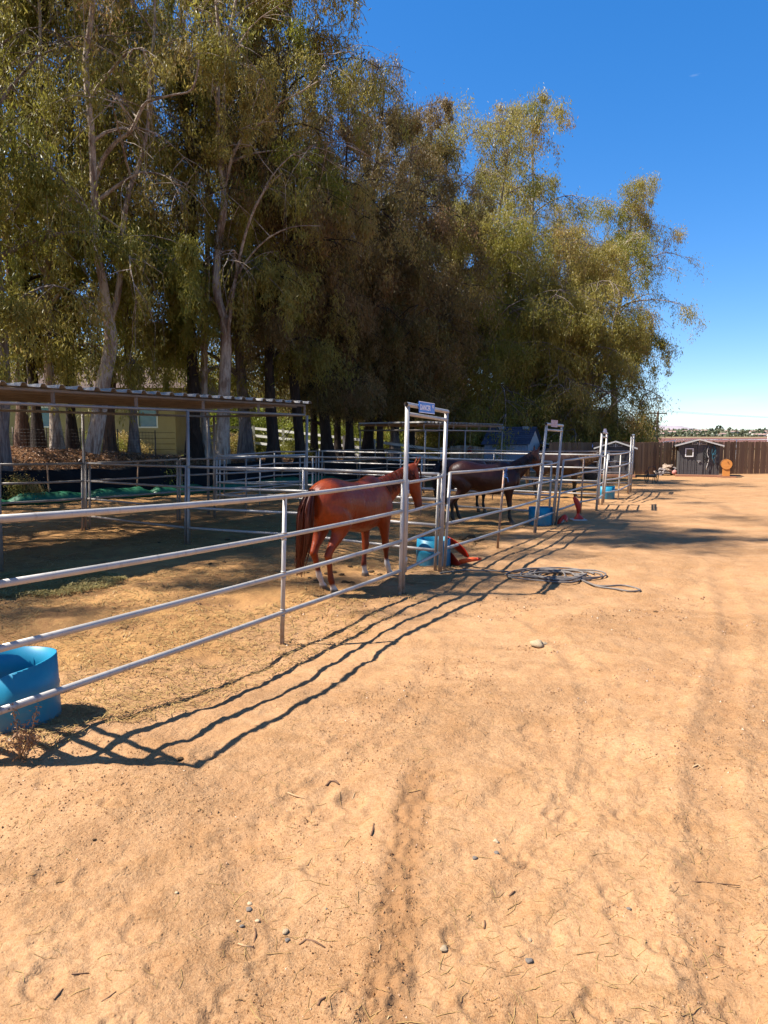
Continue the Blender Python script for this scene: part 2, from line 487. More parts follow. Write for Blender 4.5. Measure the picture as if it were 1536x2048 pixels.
def h_micro(x, y):
    near = sstep(60, 14, y) * sstep(-6, 0.5, y)
    vnear = sstep(16, 7, y) * sstep(-2, 0.8, y)
    h = 0.085 * fbm(x * 0.35, y * 0.35, 1, 3) * near
    h = h + 0.032 * fbm(x * 1.15, y * 1.15, 5, 4) * near
    h = h + 0.019 * fbm(x * 4.2, y * 4.2, 9, 4, 0.55) * near
    ridg = 0.5 - np.abs(fbm(x * 2.1 + 0.6 * y, y * 2.6, 21, 3))
    h = h + 0.015 * ridg * vnear
    h = h + 0.012 * fbm(x * 15, y * 15, 13, 3, 0.6) * vnear
    ins = sstep(0.0, 1.2, pen_side(x, y)) * near
    h = h + ins * (0.045 * fbm(x * 2.6, y * 2.6, 31, 3) + 0.02 * fbm(x * 7, y * 7, 33, 2))
    d1, d2 = rut_dist(x, y)
    w1 = np.exp(-(d1 / 0.10) ** 4) * sstep(4.6, 3.9, y) * sstep(-1, 0.5, y)
    w2 = np.exp(-(d2 / 0.13) ** 4) * sstep(13, 8, y) * sstep(-1, 0.5, y)
    tread = np.sign(np.sin((y * 1.0 + np.abs(d1) * 0.55) * 2 * math.pi / 0.072)) * 0.5
    lump = fbm(x * 26, y * 26, 41, 3, 0.6)
    h = h + w1 * (-0.014 + 0.010 * tread * (0.6 + fbm(x * 5, y * 5, 77, 2)) + 0.034 * lump)
    h = h + w2 * (-0.022 + 0.012 * lump)
    h = h + 0.016 * (np.exp(-((np.abs(d2) - 0.21) / 0.06) ** 2)) * sstep(13, 8, y) * (0.6 + lump)
    for (hx, hy, ha, hr) in PRINTS:                      # hoof and boot prints
        k = (np.abs(x - hx) < 0.16) & (np.abs(y - hy) < 0.16)
        if not np.any(k): continue
        ux = (x[k] - hx) * math.cos(ha) + (y[k] - hy) * math.sin(ha); uy = -(x[k] - hx) * math.sin(ha) + (y[k] - hy) * math.cos(ha)
        rr_ = np.sqrt(ux ** 2 + (uy * 0.9) ** 2) / hr
        h[k] += -0.011 * np.exp(-((rr_ - 0.78) / 0.22) ** 2) * (ux < 0.55 * hr) - 0.006 * np.exp(-rr_ ** 4) + 0.005 * np.exp(-((rr_ - 1.35) / 0.22) ** 2)
    for (cx_, cy_, cr_) in ((-4.6, 6.6, 5.0), (-4.6, 6.6, 6.35)):   # a turning vehicle's faint arcs
        dd_ = np.sqrt((x - cx_) ** 2 + (y - cy_) ** 2) - cr_
        h = h + (-0.010 * np.exp(-(dd_ / 0.09) ** 4) + 0.010 * np.exp(-((np.abs(dd_) - 0.14) / 0.05) ** 2)) * vnear * sstep(-0.5, -1.2, pen_side(x, y)) * (0.7 + lump)
    # a boot print
    bx, by = G(985, 1752).x, G(985, 1752).y
    ux, uy = x - bx, y - by
    e = (ux / 0.13) ** 2 + (uy / 0.075) ** 2
    h = h + np.exp(-e ** 3) * (-0.010 + 0.004 * np.sin(ux * 190) * np.sin(uy * 190)) * 1.0
    return h
def H(x, y):
    x = np.asarray(x, float); y = np.asarray(y, float)
    return h_broad(x, y) + h_micro(x, y)
def Hs(x, y): return float(H(np.array([x]), np.array([y]))[0])
def GH(px, py):
    p = G(px, py)
    for _ in range(4): p = G(px, py, Hs(p.x, p.y))
    return p
def on(p): return Vector((p.x, p.y, Hs(p.x, p.y)))

ys = [-400, -150, -60, -30, -15, -8, -4, -2, -1, -0.3, 0.3, 0.8]
y = 1.2
while y < 62: ys.append(y); y *= 1.0052
while y < 9000: ys.append(y); y *= 1.12
ys = np.array(ys)
us = np.concatenate([-np.geomspace(60, 0.66, 34)[:-1], np.linspace(-0.66, 0.66, 300), np.geomspace(0.66, 60, 34)[1:]])
YY, UU = np.meshgrid(ys, us, indexing='ij')
XX = UU * np.maximum(YY, 1.6)
ZZ = H(XX, YY)
nr, nc = XX.shape
idx = np.arange(nr * nc).reshape(nr, nc)
quads = np.stack([idx[:-1, :-1].ravel(), idx[:-1, 1:].ravel(), idx[1:, 1:].ravel(), idx[1:, :-1].ravel()], 1)
S_, T_ = line_st(XX, YY)
bankm = sstep(-0.2, 0.8, S_ + 0.5 * fbm(XX * 1.5, YY * 1.5, 3)) * sstep(44, 36, T_) * sstep(150, 110, YY)
lawn = sstep(7.5, 9.5, S_ + 1.2 * fbm(XX * 0.5, YY * 0.5, 8)) * sstep(44, 36, T_) * sstep(150, 110, YY)
pen = sstep(0.1, 1.6, pen_side(XX, YY) + 0.9 * fbm(XX * 1.2, YY * 1.2, 4)) * sstep(45, 35, YY)
d1, d2 = rut_dist(XX, YY)
rut = np.exp(-(d1 / 0.10) ** 4) * sstep(4.6, 3.9, YY) + 0.45 * np.exp(-(d2 / 0.14) ** 4) * sstep(13, 8, YY) * (0.6 + vnoise(XX * 2, YY * 2, 5))
farm = sstep(60, 90, YY)
me = np_mesh('ground', np.stack([XX, YY, ZZ], -1).reshape(-1, 3), quads, True,
             {'bank': ('POINT', 'FLOAT', bankm.ravel()), 'lawn': ('POINT', 'FLOAT', lawn.ravel()), 'pen': ('POINT', 'FLOAT', pen.ravel()),
              'rut': ('POINT', 'FLOAT', np.clip(rut, 0, 1).ravel()), 'far': ('POINT', 'FLOAT', farm.ravel())})
tag(link('ground', me, M['ground']), kind='structure')

# ---------------------------------------------------------------- far hills, ploughed field, hillside town
def hill_mat(name, a, b, scale):
    n = NT(name, 0.95, 0.1)
    p = n.pos((1, 1, 1))
    n.color(n.mix(n.rng(n.noise(p, scale, 6, 0.7), 0.35, 0.65), a, b))
    return n.m
M['field'] = hill_mat('ploughed_red_earth', (0.17, 0.075, 0.055), (0.11, 0.052, 0.042), 0.16)
M['hill'] = hill_mat('dry_hillside', (0.25, 0.22, 0.15), (0.12, 0.14, 0.085), 0.012)
M['far_ridge'] = hill_mat('far_ridge', (0.27, 0.23, 0.24), (0.21, 0.19, 0.21), 0.004)
def terrain(name, x0, x1, y0, y1, nx, ny, hf, mat):
    xs = np.linspace(x0, x1, nx); yy = np.linspace(y0, y1, ny)
    Y2, X2 = np.meshgrid(yy, xs, indexing='ij')
    Z2 = hf(X2, Y2)
    ix = np.arange(nx * ny).reshape(ny, nx)
    q = np.stack([ix[:-1, :-1].ravel(), ix[:-1, 1:].ravel(), ix[1:, 1:].ravel(), ix[1:, :-1].ravel()], 1)
    o = link(name, np_mesh(name, np.stack([X2, Y2, Z2], -1).reshape(-1, 3), q, True), mat)
    return tag(o, kind='structure')
def field_h(x, y):
    return -0.6 + 1.9 * sstep(90, 190, y) * sstep(30, 75, x) + 0.5 * fbm(x * 0.03, y * 0.03, 2, 3) - 6 * sstep(230, 300, y) - 4 * sstep(60, 20, x)
terrain('field', 20, 260, 85, 300, 80, 60, field_h, M['field'])
def hill_h(x, y):
    h = -6 + 19 * sstep(900, 1900, y) * (0.82 + 0.35 * fbm(x * 0.004, y * 0.002, 6, 4))
    return h - 40 * sstep(2100, 2600, y)
terrain('hills', -300, 2200, 800, 2600, 140, 80, hill_h, M['hill'])
def ridge_h(x, y):
    return -12 + (46 * np.exp(-((x - 1215) / 90.0) ** 2) + 30 * np.exp(-((x - 1500) / 300.0) ** 2)) * np.exp(-((y - 3100) / 420.0) ** 2) * (1 + 0.2 * fbm(x * 0.01, y * 0.01, 3, 4))
terrain('mountain', 500, 2300, 2500, 3800, 120, 50, ridge_h, M['far_ridge'])
# houses scattered over the hillside
M['hw'] = simple('hillside_stucco', (0.52, 0.46, 0.41), (0.42, 0.36, 0.31), 0.2, 0.8)
M['hr'] = simple('hillside_roof', (0.34, 0.22, 0.17), (0.26, 0.18, 0.15), 0.2, 0.85)
def far_house(name, w, d, h, rh):
    t = empty(name)
    MB().box((0, 0, h / 2), (w, d, h)).build('wall', M['hw'], t)
    m = MB()
    e = 0.6
    m.add([(-w / 2 - e, -d / 2 - e, h + 0.02), (w / 2 + e, -d / 2 - e, h + 0.02), (w / 2 + e, d / 2 + e, h + 0.02), (-w / 2 - e, d / 2 + e, h + 0.02),
           (-w / 2 - e, 0, h + rh), (w / 2 + e, 0, h + rh)], [(0, 1, 5, 4), (2, 3, 4, 5), (0, 4, 3), (1, 2, 5), (3, 2, 1, 0)])
    m.build('roof', M['hr'], t)
    for k in (-0.28, 0.22):
        MB().box((k * w, -d / 2 - 0.03, h * 0.55), (w * 0.16, 0.06, h * 0.4)).build('window', M['glass_dark'], t)
    return t
hp = [far_house('hillside_house', 16, 10, 4.5, 2.6), far_house('hillside_house', 22, 12, 5.5, 2.4), far_house('hillside_house', 12, 9, 6.5, 2.2)]
rr = random.Random(5)
for i in range(64):
    src = hp[i % 3]
    o = src if i < 3 else dup(src)
    yy = rr.uniform(1250, 1980)
    xx = yy * rr.uniform(0.365, 0.60)
    o.location = (xx, yy, float(hill_h(np.array(xx), np.array(yy))) - 0.5)
    o.rotation_euler = (0, 0, rr.uniform(-0.6, 0.6))
    tag(o, 'small pale house among the trees on the far hillside', 'house', 'houses on the far hillside')
# hillside trees, one mass
def blob_cloud(centres, radii, n, seed):
    g = np.random.default_rng(seed)
    V_, Q_ = [], []
    for (c, r) in zip(centres, radii):
        d = g.normal(size=(n, 3)); d /= np.linalg.norm(d, axis=1)[:, None]
        p = np.array(c) + d * np.array([r, r, r * 1.15]) * (g.random((n, 1)) ** 0.4)
        a = g.normal(size=(n, 3)); a /= np.linalg.norm(a, axis=1)[:, None]
        b = np.cross(a, d); b /= np.linalg.norm(b, axis=1)[:, None] + 1e-6
        s = r * 0.42
        k = sum(len(v) for v in V_)
        V_.append(np.concatenate([p + a * s, p + b * s, p - a * s, p - b * s]))
        i = np.arange(n)
        Q_.append(np.stack([i, i + n, i + 2 * n, i + 3 * n], 1) + k)
    return np.concatenate(V_), np.concatenate(Q_)
cs, rs = [], []
for i in range(700):
    yy = rr.uniform(1150, 2000); xx = yy * rr.uniform(0.34, 0.64)
    r = rr.uniform(2.4, 5.6) * (1.6 if rr.random() < 0.05 else 1)
    cs.append((xx, yy, float(hill_h(np.array(xx), np.array(yy))) + r * 0.8)); rs.append(r)
v, q = blob_cloud(cs, rs, 26, 3)
me = np_mesh('treeline', v, q, False, {'tint': ('POINT', 'FLOAT', np.random.default_rng(1).random(len(v)))})
M['leaf_far'] = leaf_mat('hillside_leaf', (0.055, 0.075, 0.035), (0.085, 0.095, 0.045), (0.12, 0.11, 0.06), 0.1)
tag(link('treeline', me, M['leaf_far']), 'dark green trees dotted over the far hillside', 'trees', kind='stuff')

# ================================================================ PIPE PENS
HR = (0.315, 0.70, 1.09, 1.475)
PR = 0.024
def unit(v): return v.normalized()
class Post:
    """a leaning upright: foot on the ground, axis and height"""
    def __init__(s, foot, top, h=None):
        s.foot = Vector(foot); ax = Vector(top) - s.foot
        s.len = ax.length; s.ax = ax.normalized()
    def at(s, h): return s.foot + s.ax * (h / max(s.ax.z, 0.5))
def post_px(fx, fy, tx, ty):
    f = GH(fx, fy)
    return Post(f, V(tx, ty, f.y))
def post_xy(x, y, h=1.5, lean=0.035):
    f = Vector((x, y, Hs(x, y)))
    return Post(f, f + Vector((lean * h, 0, h)))
def sag_line(a, b, sag=0.006, n=5):
    return [a.lerp(b, k / (n - 1)) + Vector((0, 0, -sag * math.sin(math.pi * k / (n - 1)))) for k in range(n)]
def panel(posts, label, mat='pipe', mid_mats=None, hs=HR, r=PR, group=None, foot=True):
    """one welded pipe fence panel: rails through a line of uprights"""
    t = empty('pipe_fence_panel', posts[0].foot)
    for k, p in enumerate(posts):
        m = MB()
        m.tube([p.at(-0.10) - t.location, p.at(hs[-1] + (0.02 if 0 < k < len(posts) - 1 else 0.01)) - t.location], r * (0.92 if 0 < k < len(posts) - 1 else 1.0), 10)
        if 0 < k < len(posts) - 1:
            for h in hs[:-1]:
                m.tube([p.at(h - 0.040) - t.location, p.at(h - 0.022) - t.location], r * 1.08, 10); m.tube([p.at(h + 0.022) - t.location, p.at(h + 0.040) - t.location], r * 1.08, 10)
        m.build('post', M[(mid_mats or {}).get(k, mat)], t)
    for h in hs:
        m = MB()
        pts = []
        for a, b in zip(posts[:-1], posts[1:]):
            seg = sag_line(a.at(h) - t.location, b.at(h) - t.location)
            pts += seg if not pts else seg[1:]
        m.tube(pts, r, 12)
        m.build('rail', M[mat], t)
    tag(t, label, 'fence panel', group or 'welded pipe fence panels of the pens')
    return t
def gate_frame(pl, pr, label):
    """tall welded arch over a gate: two uprights and a doubled cross tube"""
    t = empty('pipe_gate_arch', pl.foot)
    o = t.location
    for p in (pl, pr):
        MB().tube([p.at(-0.1) - o, p.foot + p.ax * p.len - o], 0.030, 12).build('post', M['pipe'], t)
    a = pl.foot + pl.ax * pl.len - o; b = pr.foot + pr.ax * pr.len - o
    d = (b - a).normalized()
    m = MB(); m.tube([a - d * 0.05 + Vector((0, 0, 0.02)), b + d * 0.05 + Vector((0, 0, 0.02))], 0.030, 14, caps=False)
    m.tube([a - d * 0.05 + Vector((0, 0, 0.02)), b + d * 0.05 + Vector((0, 0, 0.02))], 0.026, 14, caps=False)
    m.build('cross_tube', M['pipe'], t)
    MB().tube([a + Vector((0, 0, -0.10)), b + Vector((0, 0, -0.10))], 0.026, 12).build('brace_tube', M['pipe'], t)
    return tag(t, label, 'gate arch', 'tall pipe arches over the pen gates')
def gate_leaf(pl, pr, label, hs=HR):
    """the swinging gate inside an arch"""
    t = empty('pipe_gate', pl.foot)
    o = t.location
    d = (pr.foot - pl.foot); d.z = 0; w = d.length; d.normalize()
    a = Post(pl.foot + d * 0.075, pl.foot + d * 0.075 + pl.ax); b = Post(pr.foot - d * 0.075, pr.foot - d * 0.075 + pr.ax)
    for p in (a, b):
        MB().tube([p.at(0.27) - o, p.at(hs[-1] + 0.04) - o], 0.021, 10).build('stile', M['pipe'], t)
    for h in hs:
        MB().tube(sag_line(a.at(h) - o, b.at(h) - o, 0.002), 0.021, 10).build('rail', M['pipe'], t)
    lm = MB()
    c = b.at(1.18) - o
    lm.box(c + d * 0.03, (0.09, 0.03, 0.05), Matrix.Rotation(math.atan2(d.y, d.x), 3, 'Z'))
    lm.tube([c + Vector((0, 0, -0.02)), c + d * 0.08 + Vector((0, 0, -0.02))], 0.010, 8)
    lm.tube([c + d * 0.01 + Vector((0, 0, -0.02)), c + d * 0.02 + Vector((0, -0.03, -0.16))], 0.006, 6)
    lm.build('latch', M['dark_metal'], t)
    for hh in (0.42, 1.30):
        hm = MB(); c = a.at(hh) - o
        hm.tube([c - d * 0.075, c], 0.014, 8); hm.tube([c + Vector((0, 0, -0.04)), c + Vector((0, 0, 0.05))], 0.028, 10)
        hm.build('hinge', M['pipe'], t)
    return tag(t, label, 'gate', 'swinging pipe gates of the pens')

# --- the front line, nearest pen to farthest
g1l = post_px(805, 1187, 815, 812); g1r = post_px(880, 1143, 893, 826)
pm1 = post_px(564, 1287, 570, 985)
d01 = unit(pm1.foot - g1l.foot)
def extend(p, d, L, ax):
    q = p + d * L; q.z = Hs(q.x, q.y)
    return Post(q, q + ax * 1.5)
p0 = post_px(-22, 1531, -18, 1030)
side = Vector((-0.86, 0.50, 0))
p00 = post_xy(p0.foot.x + side.x * 3.5, p0.foot.y + side.y * 3.5)
g1n = Post(g1l.foot - d01 * -0.0, g1l.foot + g1l.ax)
ext = d01 * 0.07
p1end = Post(g1l.foot + ext, g1l.foot + ext + g1l.ax)
panel([p00, post_xy(p0.foot.x + side.x * 0.08, p0.foot.y + side.y * 0.08)], 'divider panel turning away at the left edge, behind the near blue tub')
panel([p0, pm1, p1end], 'long galvanised fence panel closest to the camera, left of the blue DANCER sign')
gate_frame(g1l, g1r, 'pipe gate arch carrying the blue DANCER sign')
gate_leaf(g1l, g1r, 'pipe gate under the blue DANCER sign', (0.30, 0.68, 1.06, 1.445))
g2l = post_px(1070, 1065, 1093, 850); g2r = post_px(1106, 1050, 1124, 853)
pa = post_px(889, 1137, 899, 962); pb = post_px(995, 1097, 1008, 947)
g2e = Post(g2l.foot - (g2l.foot - pb.foot).normalized() * 0.06, g2l.foot - (g2l.foot - pb.foot).normalized() * 0.06 + g2l.ax)
panel([pa, pb, g2e], 'pipe fence panel with a rusty middle post in front of the bay horse', mid_mats={1: 'pipe_rust'})
gate_frame(g2l, g2r, 'pipe gate arch carrying the square pinkish sign')
gate_leaf(g2l, g2r, 'narrow pipe gate under the square pinkish sign', (0.30, 0.68, 1.06, 1.445))
g3l = post_px(1193, 1020, 1204, 866); g3r = post_px(1204, 1010, 1214, 868)
pc = post_px(1112, 1047, 1126, 932); pd = post_px(1161, 1027, 1167, 928)
panel([pc, pd, Post(g3l.foot - PU * 0.06, g3l.foot - PU * 0.06 + g3l.ax)], 'pipe fence panel with a rusty post behind the upright orange cone', mid_mats={1: 'pipe_rust'})
gate_frame(g3l, g3r, 'pipe gate arch carrying the small pale lilac sign')
gate_leaf(g3l, g3r, 'narrow pipe gate under the small lilac sign', (0.30, 0.68, 1.06, 1.445))
g4l = post_px(1257, 988, 1263, 872); g4r = post_px(1261, 984, 1268, 871)
pe = post_px(1207, 1006, 1215, 922); pf = post_px(1236, 1000, 1241, 920)
panel([pe, pf, Post(g4l.foot - PU * 0.06, g4l.foot - PU * 0.06 + g4l.ax)], 'pipe fence panel behind the farthest blue half barrel')
gate_frame(g4l, g4r, 'pipe gate arch without a sign at the far end')
gate_leaf(g4l, g4r, 'narrow pipe gate in the arch without a sign', (0.30, 0.68, 1.06, 1.445))

# --- the divider beside the chestnut horse
da = post_px(172, 1060, 172, 905); db = post_px(371, 1088, 372, 918); dc = post_px(605, 1106, 607, 938)
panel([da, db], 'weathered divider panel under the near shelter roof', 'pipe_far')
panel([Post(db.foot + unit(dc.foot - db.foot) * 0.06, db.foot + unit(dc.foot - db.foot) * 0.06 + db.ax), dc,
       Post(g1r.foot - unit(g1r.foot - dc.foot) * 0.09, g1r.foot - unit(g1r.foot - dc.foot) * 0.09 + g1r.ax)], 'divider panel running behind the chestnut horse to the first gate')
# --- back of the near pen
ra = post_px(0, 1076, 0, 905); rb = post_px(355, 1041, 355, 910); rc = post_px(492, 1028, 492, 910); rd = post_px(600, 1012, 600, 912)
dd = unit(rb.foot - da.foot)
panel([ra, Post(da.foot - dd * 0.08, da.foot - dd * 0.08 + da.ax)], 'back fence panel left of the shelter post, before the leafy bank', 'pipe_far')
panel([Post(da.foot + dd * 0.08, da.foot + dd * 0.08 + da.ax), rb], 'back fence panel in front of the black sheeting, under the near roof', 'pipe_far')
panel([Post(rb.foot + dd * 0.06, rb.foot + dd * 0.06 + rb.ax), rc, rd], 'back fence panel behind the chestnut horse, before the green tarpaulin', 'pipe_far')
# --- dividers and back line of the farther pens
perp = Vector((-PU.y, PU.x, 0))
def div_line(start, n, step, label, mat='pipe_far', skew=0.0):
    d = unit(perp + PU * skew)
    ps = [post_xy(start.x + d.x * (0.1 + k * step), start.y + d.y * (0.1 + k * step), 1.5, 0.02) for k in range(n)]
    panel(ps, label, mat)
    return ps
D2 = div_line(g2r.foot, 4, 3.3, 'divider panel between the bay horse and the dark horse', 'pipe')
D3 = div_line(g3r.foot, 4, 3.3, 'divider panel behind the dark horse with the bleached mane', 'pipe')
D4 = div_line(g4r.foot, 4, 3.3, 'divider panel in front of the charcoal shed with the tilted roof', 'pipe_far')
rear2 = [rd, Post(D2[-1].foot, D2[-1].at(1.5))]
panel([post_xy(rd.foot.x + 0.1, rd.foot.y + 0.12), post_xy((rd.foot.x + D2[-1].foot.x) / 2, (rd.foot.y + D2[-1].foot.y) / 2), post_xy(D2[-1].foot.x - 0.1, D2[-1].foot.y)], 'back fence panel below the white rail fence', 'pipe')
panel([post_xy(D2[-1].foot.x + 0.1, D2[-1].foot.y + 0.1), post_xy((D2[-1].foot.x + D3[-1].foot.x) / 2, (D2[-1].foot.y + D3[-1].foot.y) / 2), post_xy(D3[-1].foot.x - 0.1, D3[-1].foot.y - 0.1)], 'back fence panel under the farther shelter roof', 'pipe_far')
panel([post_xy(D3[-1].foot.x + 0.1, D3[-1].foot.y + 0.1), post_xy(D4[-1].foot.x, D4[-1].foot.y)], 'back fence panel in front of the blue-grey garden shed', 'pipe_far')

# --- signs on the arches
def sign_board(px4, Yl, Yr, name, label, mat, thick=0.008, edge=None):
    tl = V(*px4[0], Yl); tr = V(*px4[1], Yr); br = V(*px4[2], Yr); bl = V(*px4[3], Yl)
    n = (tr - tl).cross(bl - tl).normalized()
    if n.y > 0: n = -n
    c = (tl + tr + br + bl) / 4
    xd = ((tr - tl) + (br - bl)).normalized(); zd = n.cross(xd).normalized()
    if zd.z < 0: zd = -zd
    w = ((tr - tl).length + (br - bl).length) / 2; h = ((tl - bl).length + (tr - br).length) / 2
    t = empty(name, c)
    t.rotation_euler = Matrix((xd, -n, zd)).transposed().to_euler()
    MB().box((0, 0, 0), (w, thick, h)).build('plate', mat, t)
    if edge:
        m = MB(); e = 0.008
        for (cx, cz, sx, sz) in ((0, h / 2 - e / 2, w, e), (0, -h / 2 + e / 2, w, e)):
            m.box((cx, -thick / 2 - 0.001, cz), (sx, 0.002, sz))
        m.build('border', edge, t)
    return t, w, h
def text_part(s, size, loc, mat, parent, name='lettering', sx=1.0, bold=0.0):
    cu = bpy.data.curves.new(name, 'FONT'); cu.body = s; cu.size = size
    cu.align_x = 'CENTER'; cu.align_y = 'CENTER'; cu.extrude = 0.001; cu.offset = bold
    tmp = bpy.data.objects.new('tmp', cu); col.objects.link(tmp)
    dg = bpy.context.evaluated_depsgraph_get(); dg.update()
    me = bpy.data.meshes.new_from_object(tmp.evaluated_get(dg))
    bpy.data.objects.remove(tmp)
    o = link(name, me, mat, parent)
    o.location = loc; o.rotation_euler = (R(90), 0, 0); o.scale = (sx, 1, 1)
    return o
M['sign_blue'] = simple('blue_sign_face', (0.022, 0.14, 0.52), (0.03, 0.17, 0.58), 4, 0.4)
M['sign_white'] = simple('white_lettering', (0.82, 0.82, 0.82), (0.76, 0.76, 0.78), 4, 0.5)
M['sign_pink'] = simple('faded_pink_sign', (0.46, 0.36, 0.36), (0.40, 0.30, 0.31), 9, 0.6)
M['sign_mauve'] = simple('faded_mauve_print', (0.62, 0.52, 0.53), (0.55, 0.45, 0.46), 9, 0.6)
M['sign_lilac'] = simple('lilac_white_sign', (0.62, 0.60, 0.68), (0.56, 0.54, 0.62), 6, 0.5)
def along(fr, pl, pr): return (pl.foot + pl.ax * pl.len).lerp(pr.foot + pr.ax * pr.len, fr)
Y1 = along(0.27, g1l, g1r).y - 0.13; Y2 = along(0.665, g1l, g1r).y - 0.13
t, w, h = sign_board([(838, 802), (868.5, 807), (869, 828.5), (838, 824.7)], Y1, Y2, 'street_sign', '', M['sign_blue'], edge=M['sign_white'])
tag(t, 'blue street-name sign reading DANCER RD on the first gate arch', 'sign')
text_part('DANCER', h * 0.66, (-w * 0.12, -0.0052, -h * 0.04), M['sign_white'], t, sx=w * 0.66 / (h * 0.66 * 3.95), bold=0.002)
text_part('RD', h * 0.36, (w * 0.385, -0.0052, h * 0.17), M['sign_white'], t, sx=w * 0.13 / (h * 0.36 * 1.35), bold=0.001)
Y1 = along(0.3, g2l, g2r).y - 0.13
t, w, h = sign_board([(1102.3, 839.5), (1115.3, 841), (1115, 854.7), (1102, 853.5)], Y1, Y1 + 0.1, 'square_sign', '', M['sign_pink'], edge=M['sign_mauve'])
tag(t, 'small square sign with faded pinkish print on the second gate arch', 'sign')
m = MB()
rr = random.Random(3)
for row in (0.17, -0.13):
    for k in range(4):
        cx = (-0.30 + 0.2 * k) * w
        m.box((cx, -0.0052, row * h + rr.uniform(-.02, .02) * h), (w * 0.05, 0.002, h * 0.24))
        m.box((cx + w * 0.05, -0.0052, row * h + h * rr.choice((-0.1, 0, 0.1))), (w * 0.07, 0.002, h * 0.05))
m.build('faded_print', M['sign_mauve'], t)
Y1 = along(0.5, g3l, g3r).y - 0.12
t, w, h = sign_board([(1208, 857.5), (1212.5, 857.5), (1212.5, 867.5), (1208, 867.5)], Y1, Y1 + 0.02, 'small_sign', '', M['sign_lilac'])
MB().box((0, -0.006, 0), (w * 1.35, 0.004, h * 0.42)).build('plate', M['sign_lilac'], t)
tag(t, 'small pale lilac sign on the third gate arch', 'sign')

# ---------------------------------------------------------------- shelters with ribbed metal roofs
def shelter(name, fl, fr_, rl, rr_, zf, zr, label, nrib, rib_h, posts, trussn, over=0.12, side_trim=False):
    """flat roof on posts. fl, fr_, rl, rr_: corner points (front left .. rear right)"""
    t = empty(name, (fl.x, fl.y, 0)); o = t.location
    a = Vector((fl.x, fl.y, zf)) - o; b = Vector((fr_.x, fr_.y, zf)) - o
    c = Vector((rl.x, rl.y, zr)) - o; d = Vector((rr_.x, rr_.y, zr)) - o
    ab = (b - a).normalized(); ac = (c - a).normalized()
    a1 = a - ab * over - ac * over; b1 = b + ab * over - ac * over; c1 = c - ab * over + ac * over; d1 = d + ab * over + ac * over
    for i in range(nrib):                      # each roofing sheet: a pan and a raised rib at its edge
        u0, u1 = i / nrib, (i + 1) / nrib
        m = MB()
        w = u1 - u0
        prof = [(u0, 0), (u0 + 0.62 * w, 0.0), (u0 + 0.70 * w, rib_h), (u0 + 0.88 * w, rib_h), (u1 + 0.02 * w, 0.004)]
        vs, th = [], 0.006
        for (u, hh) in prof:
            f = a1.lerp(b1, u); r_ = c1.lerp(d1, u)
            for q in (f, r_):
                vs.append(q + Vector((0, 0, hh))); vs.append(q + Vector((0, 0, hh - th)))
        fs = []
        for k in range(len(prof) - 1):
            s0, s1 = k * 4, k * 4 + 4
            fs += [(s0, s1, s1 + 2, s0 + 2), (s0 + 1, s0 + 3, s1 + 3, s1 + 1), (s0, s0 + 1, s1 + 1, s1), (s0 + 2, s1 + 2, s1 + 3, s0 + 3)]
        m.add(vs, fs)
        m.build('roof_sheet', M['roof_metal'], t)
    # trusses: a top tube under the sheets, a lower tube, short uprights
    for (p, q, full) in ((a, b, True), (c, d, False)):
        MB().tube([p + Vector((0, 0, -0.045)), q + Vector((0, 0, -0.045))], 0.028, 10).build('top_tube', M['beam'], t)
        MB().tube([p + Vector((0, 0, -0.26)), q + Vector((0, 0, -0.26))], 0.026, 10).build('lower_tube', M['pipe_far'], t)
        for k in range(trussn + 1):
            w = p.lerp(q, k / trussn)
            MB().box(w + Vector((0, 0, -0.152)), (0.045, 0.045, 0.17)).build('strut', M['beam'], t)
    for k in range(5):                         # purlins seen from below
        w = 0.08 + 0.84 * k / 4
        p = a.lerp(c, w); q = b.lerp(d, w)
        MB().box((p + q) / 2 + Vector((0, 0, -0.05)), ((q - p).length, 0.06, 0.075), Matrix.Rotation(math.atan2(ab.y, ab.x), 3, 'Z')).build('purlin', M['beam'], t)
    for (p, q) in ((a, c), (b, d)):
        MB().tube([p + Vector((0, 0, -0.26)), q + Vector((0, 0, -0.26))], 0.026, 10).build('side_beam', M['beam'], t)
    for (foot, ztop) in posts:
        f = Vector(foot); z0 = Hs(f.x, f.y)
        m = MB()
        m.tube([Vector((f.x, f.y, z0 - 0.1)) - o, Vector((f.x + 0.05, f.y, ztop - 0.27)) - o], 0.032, 10)
        m.build('post', M['pipe_far'], t)
    return tag(t, label, 'shelter', 'open horse shelters with ribbed metal roofs')
fA = GH(3, 1143); fB = db.foot + Vector((0.06, 0.02, 0)); fC = GH(612, 1049)
dirF = unit(Vector((fC.x - fB.x, fC.y - fB.y, 0)))
fl = Vector((fB.x, fB.y, 0)) - dirF * 7.4
frr = Vector((fC.x, fC.y, 0))
back = unit(Vector((da.foot.x - fB.x, da.foot.y - fB.y, 0))) * 3.5
shelter('horse_shelter', fl, frr, fl + back, frr + back, 2.78, 2.80, 'near open shelter with a ribbed metal roof, left of the chestnut horse', 36, 0.055,
        [(fA, 2.78), (fB, 2.78), (frr, 2.78), (Vector((da.foot.x - 0.05, da.foot.y + 0.1, 0)), 2.8), (GH(429, 1035), 2.8), (frr + back, 2.8), (fl, 2.78), (fl + back, 2.8)], 7)
sA = GH(847, 986); sB = GH(925, 974); sC = GH(988, 965)
dirS = unit(Vector((sC.x - sA.x, sC.y - sA.y, 0)))
bk = unit(Vector((GH(717, 968).x - sA.x, GH(717, 968).y - sA.y, 0))) * 5.0
sEnd = Vector((sA.x, sA.y, 0)) + dirS * 7.3
sl = Vector((sA.x, sA.y, 0))
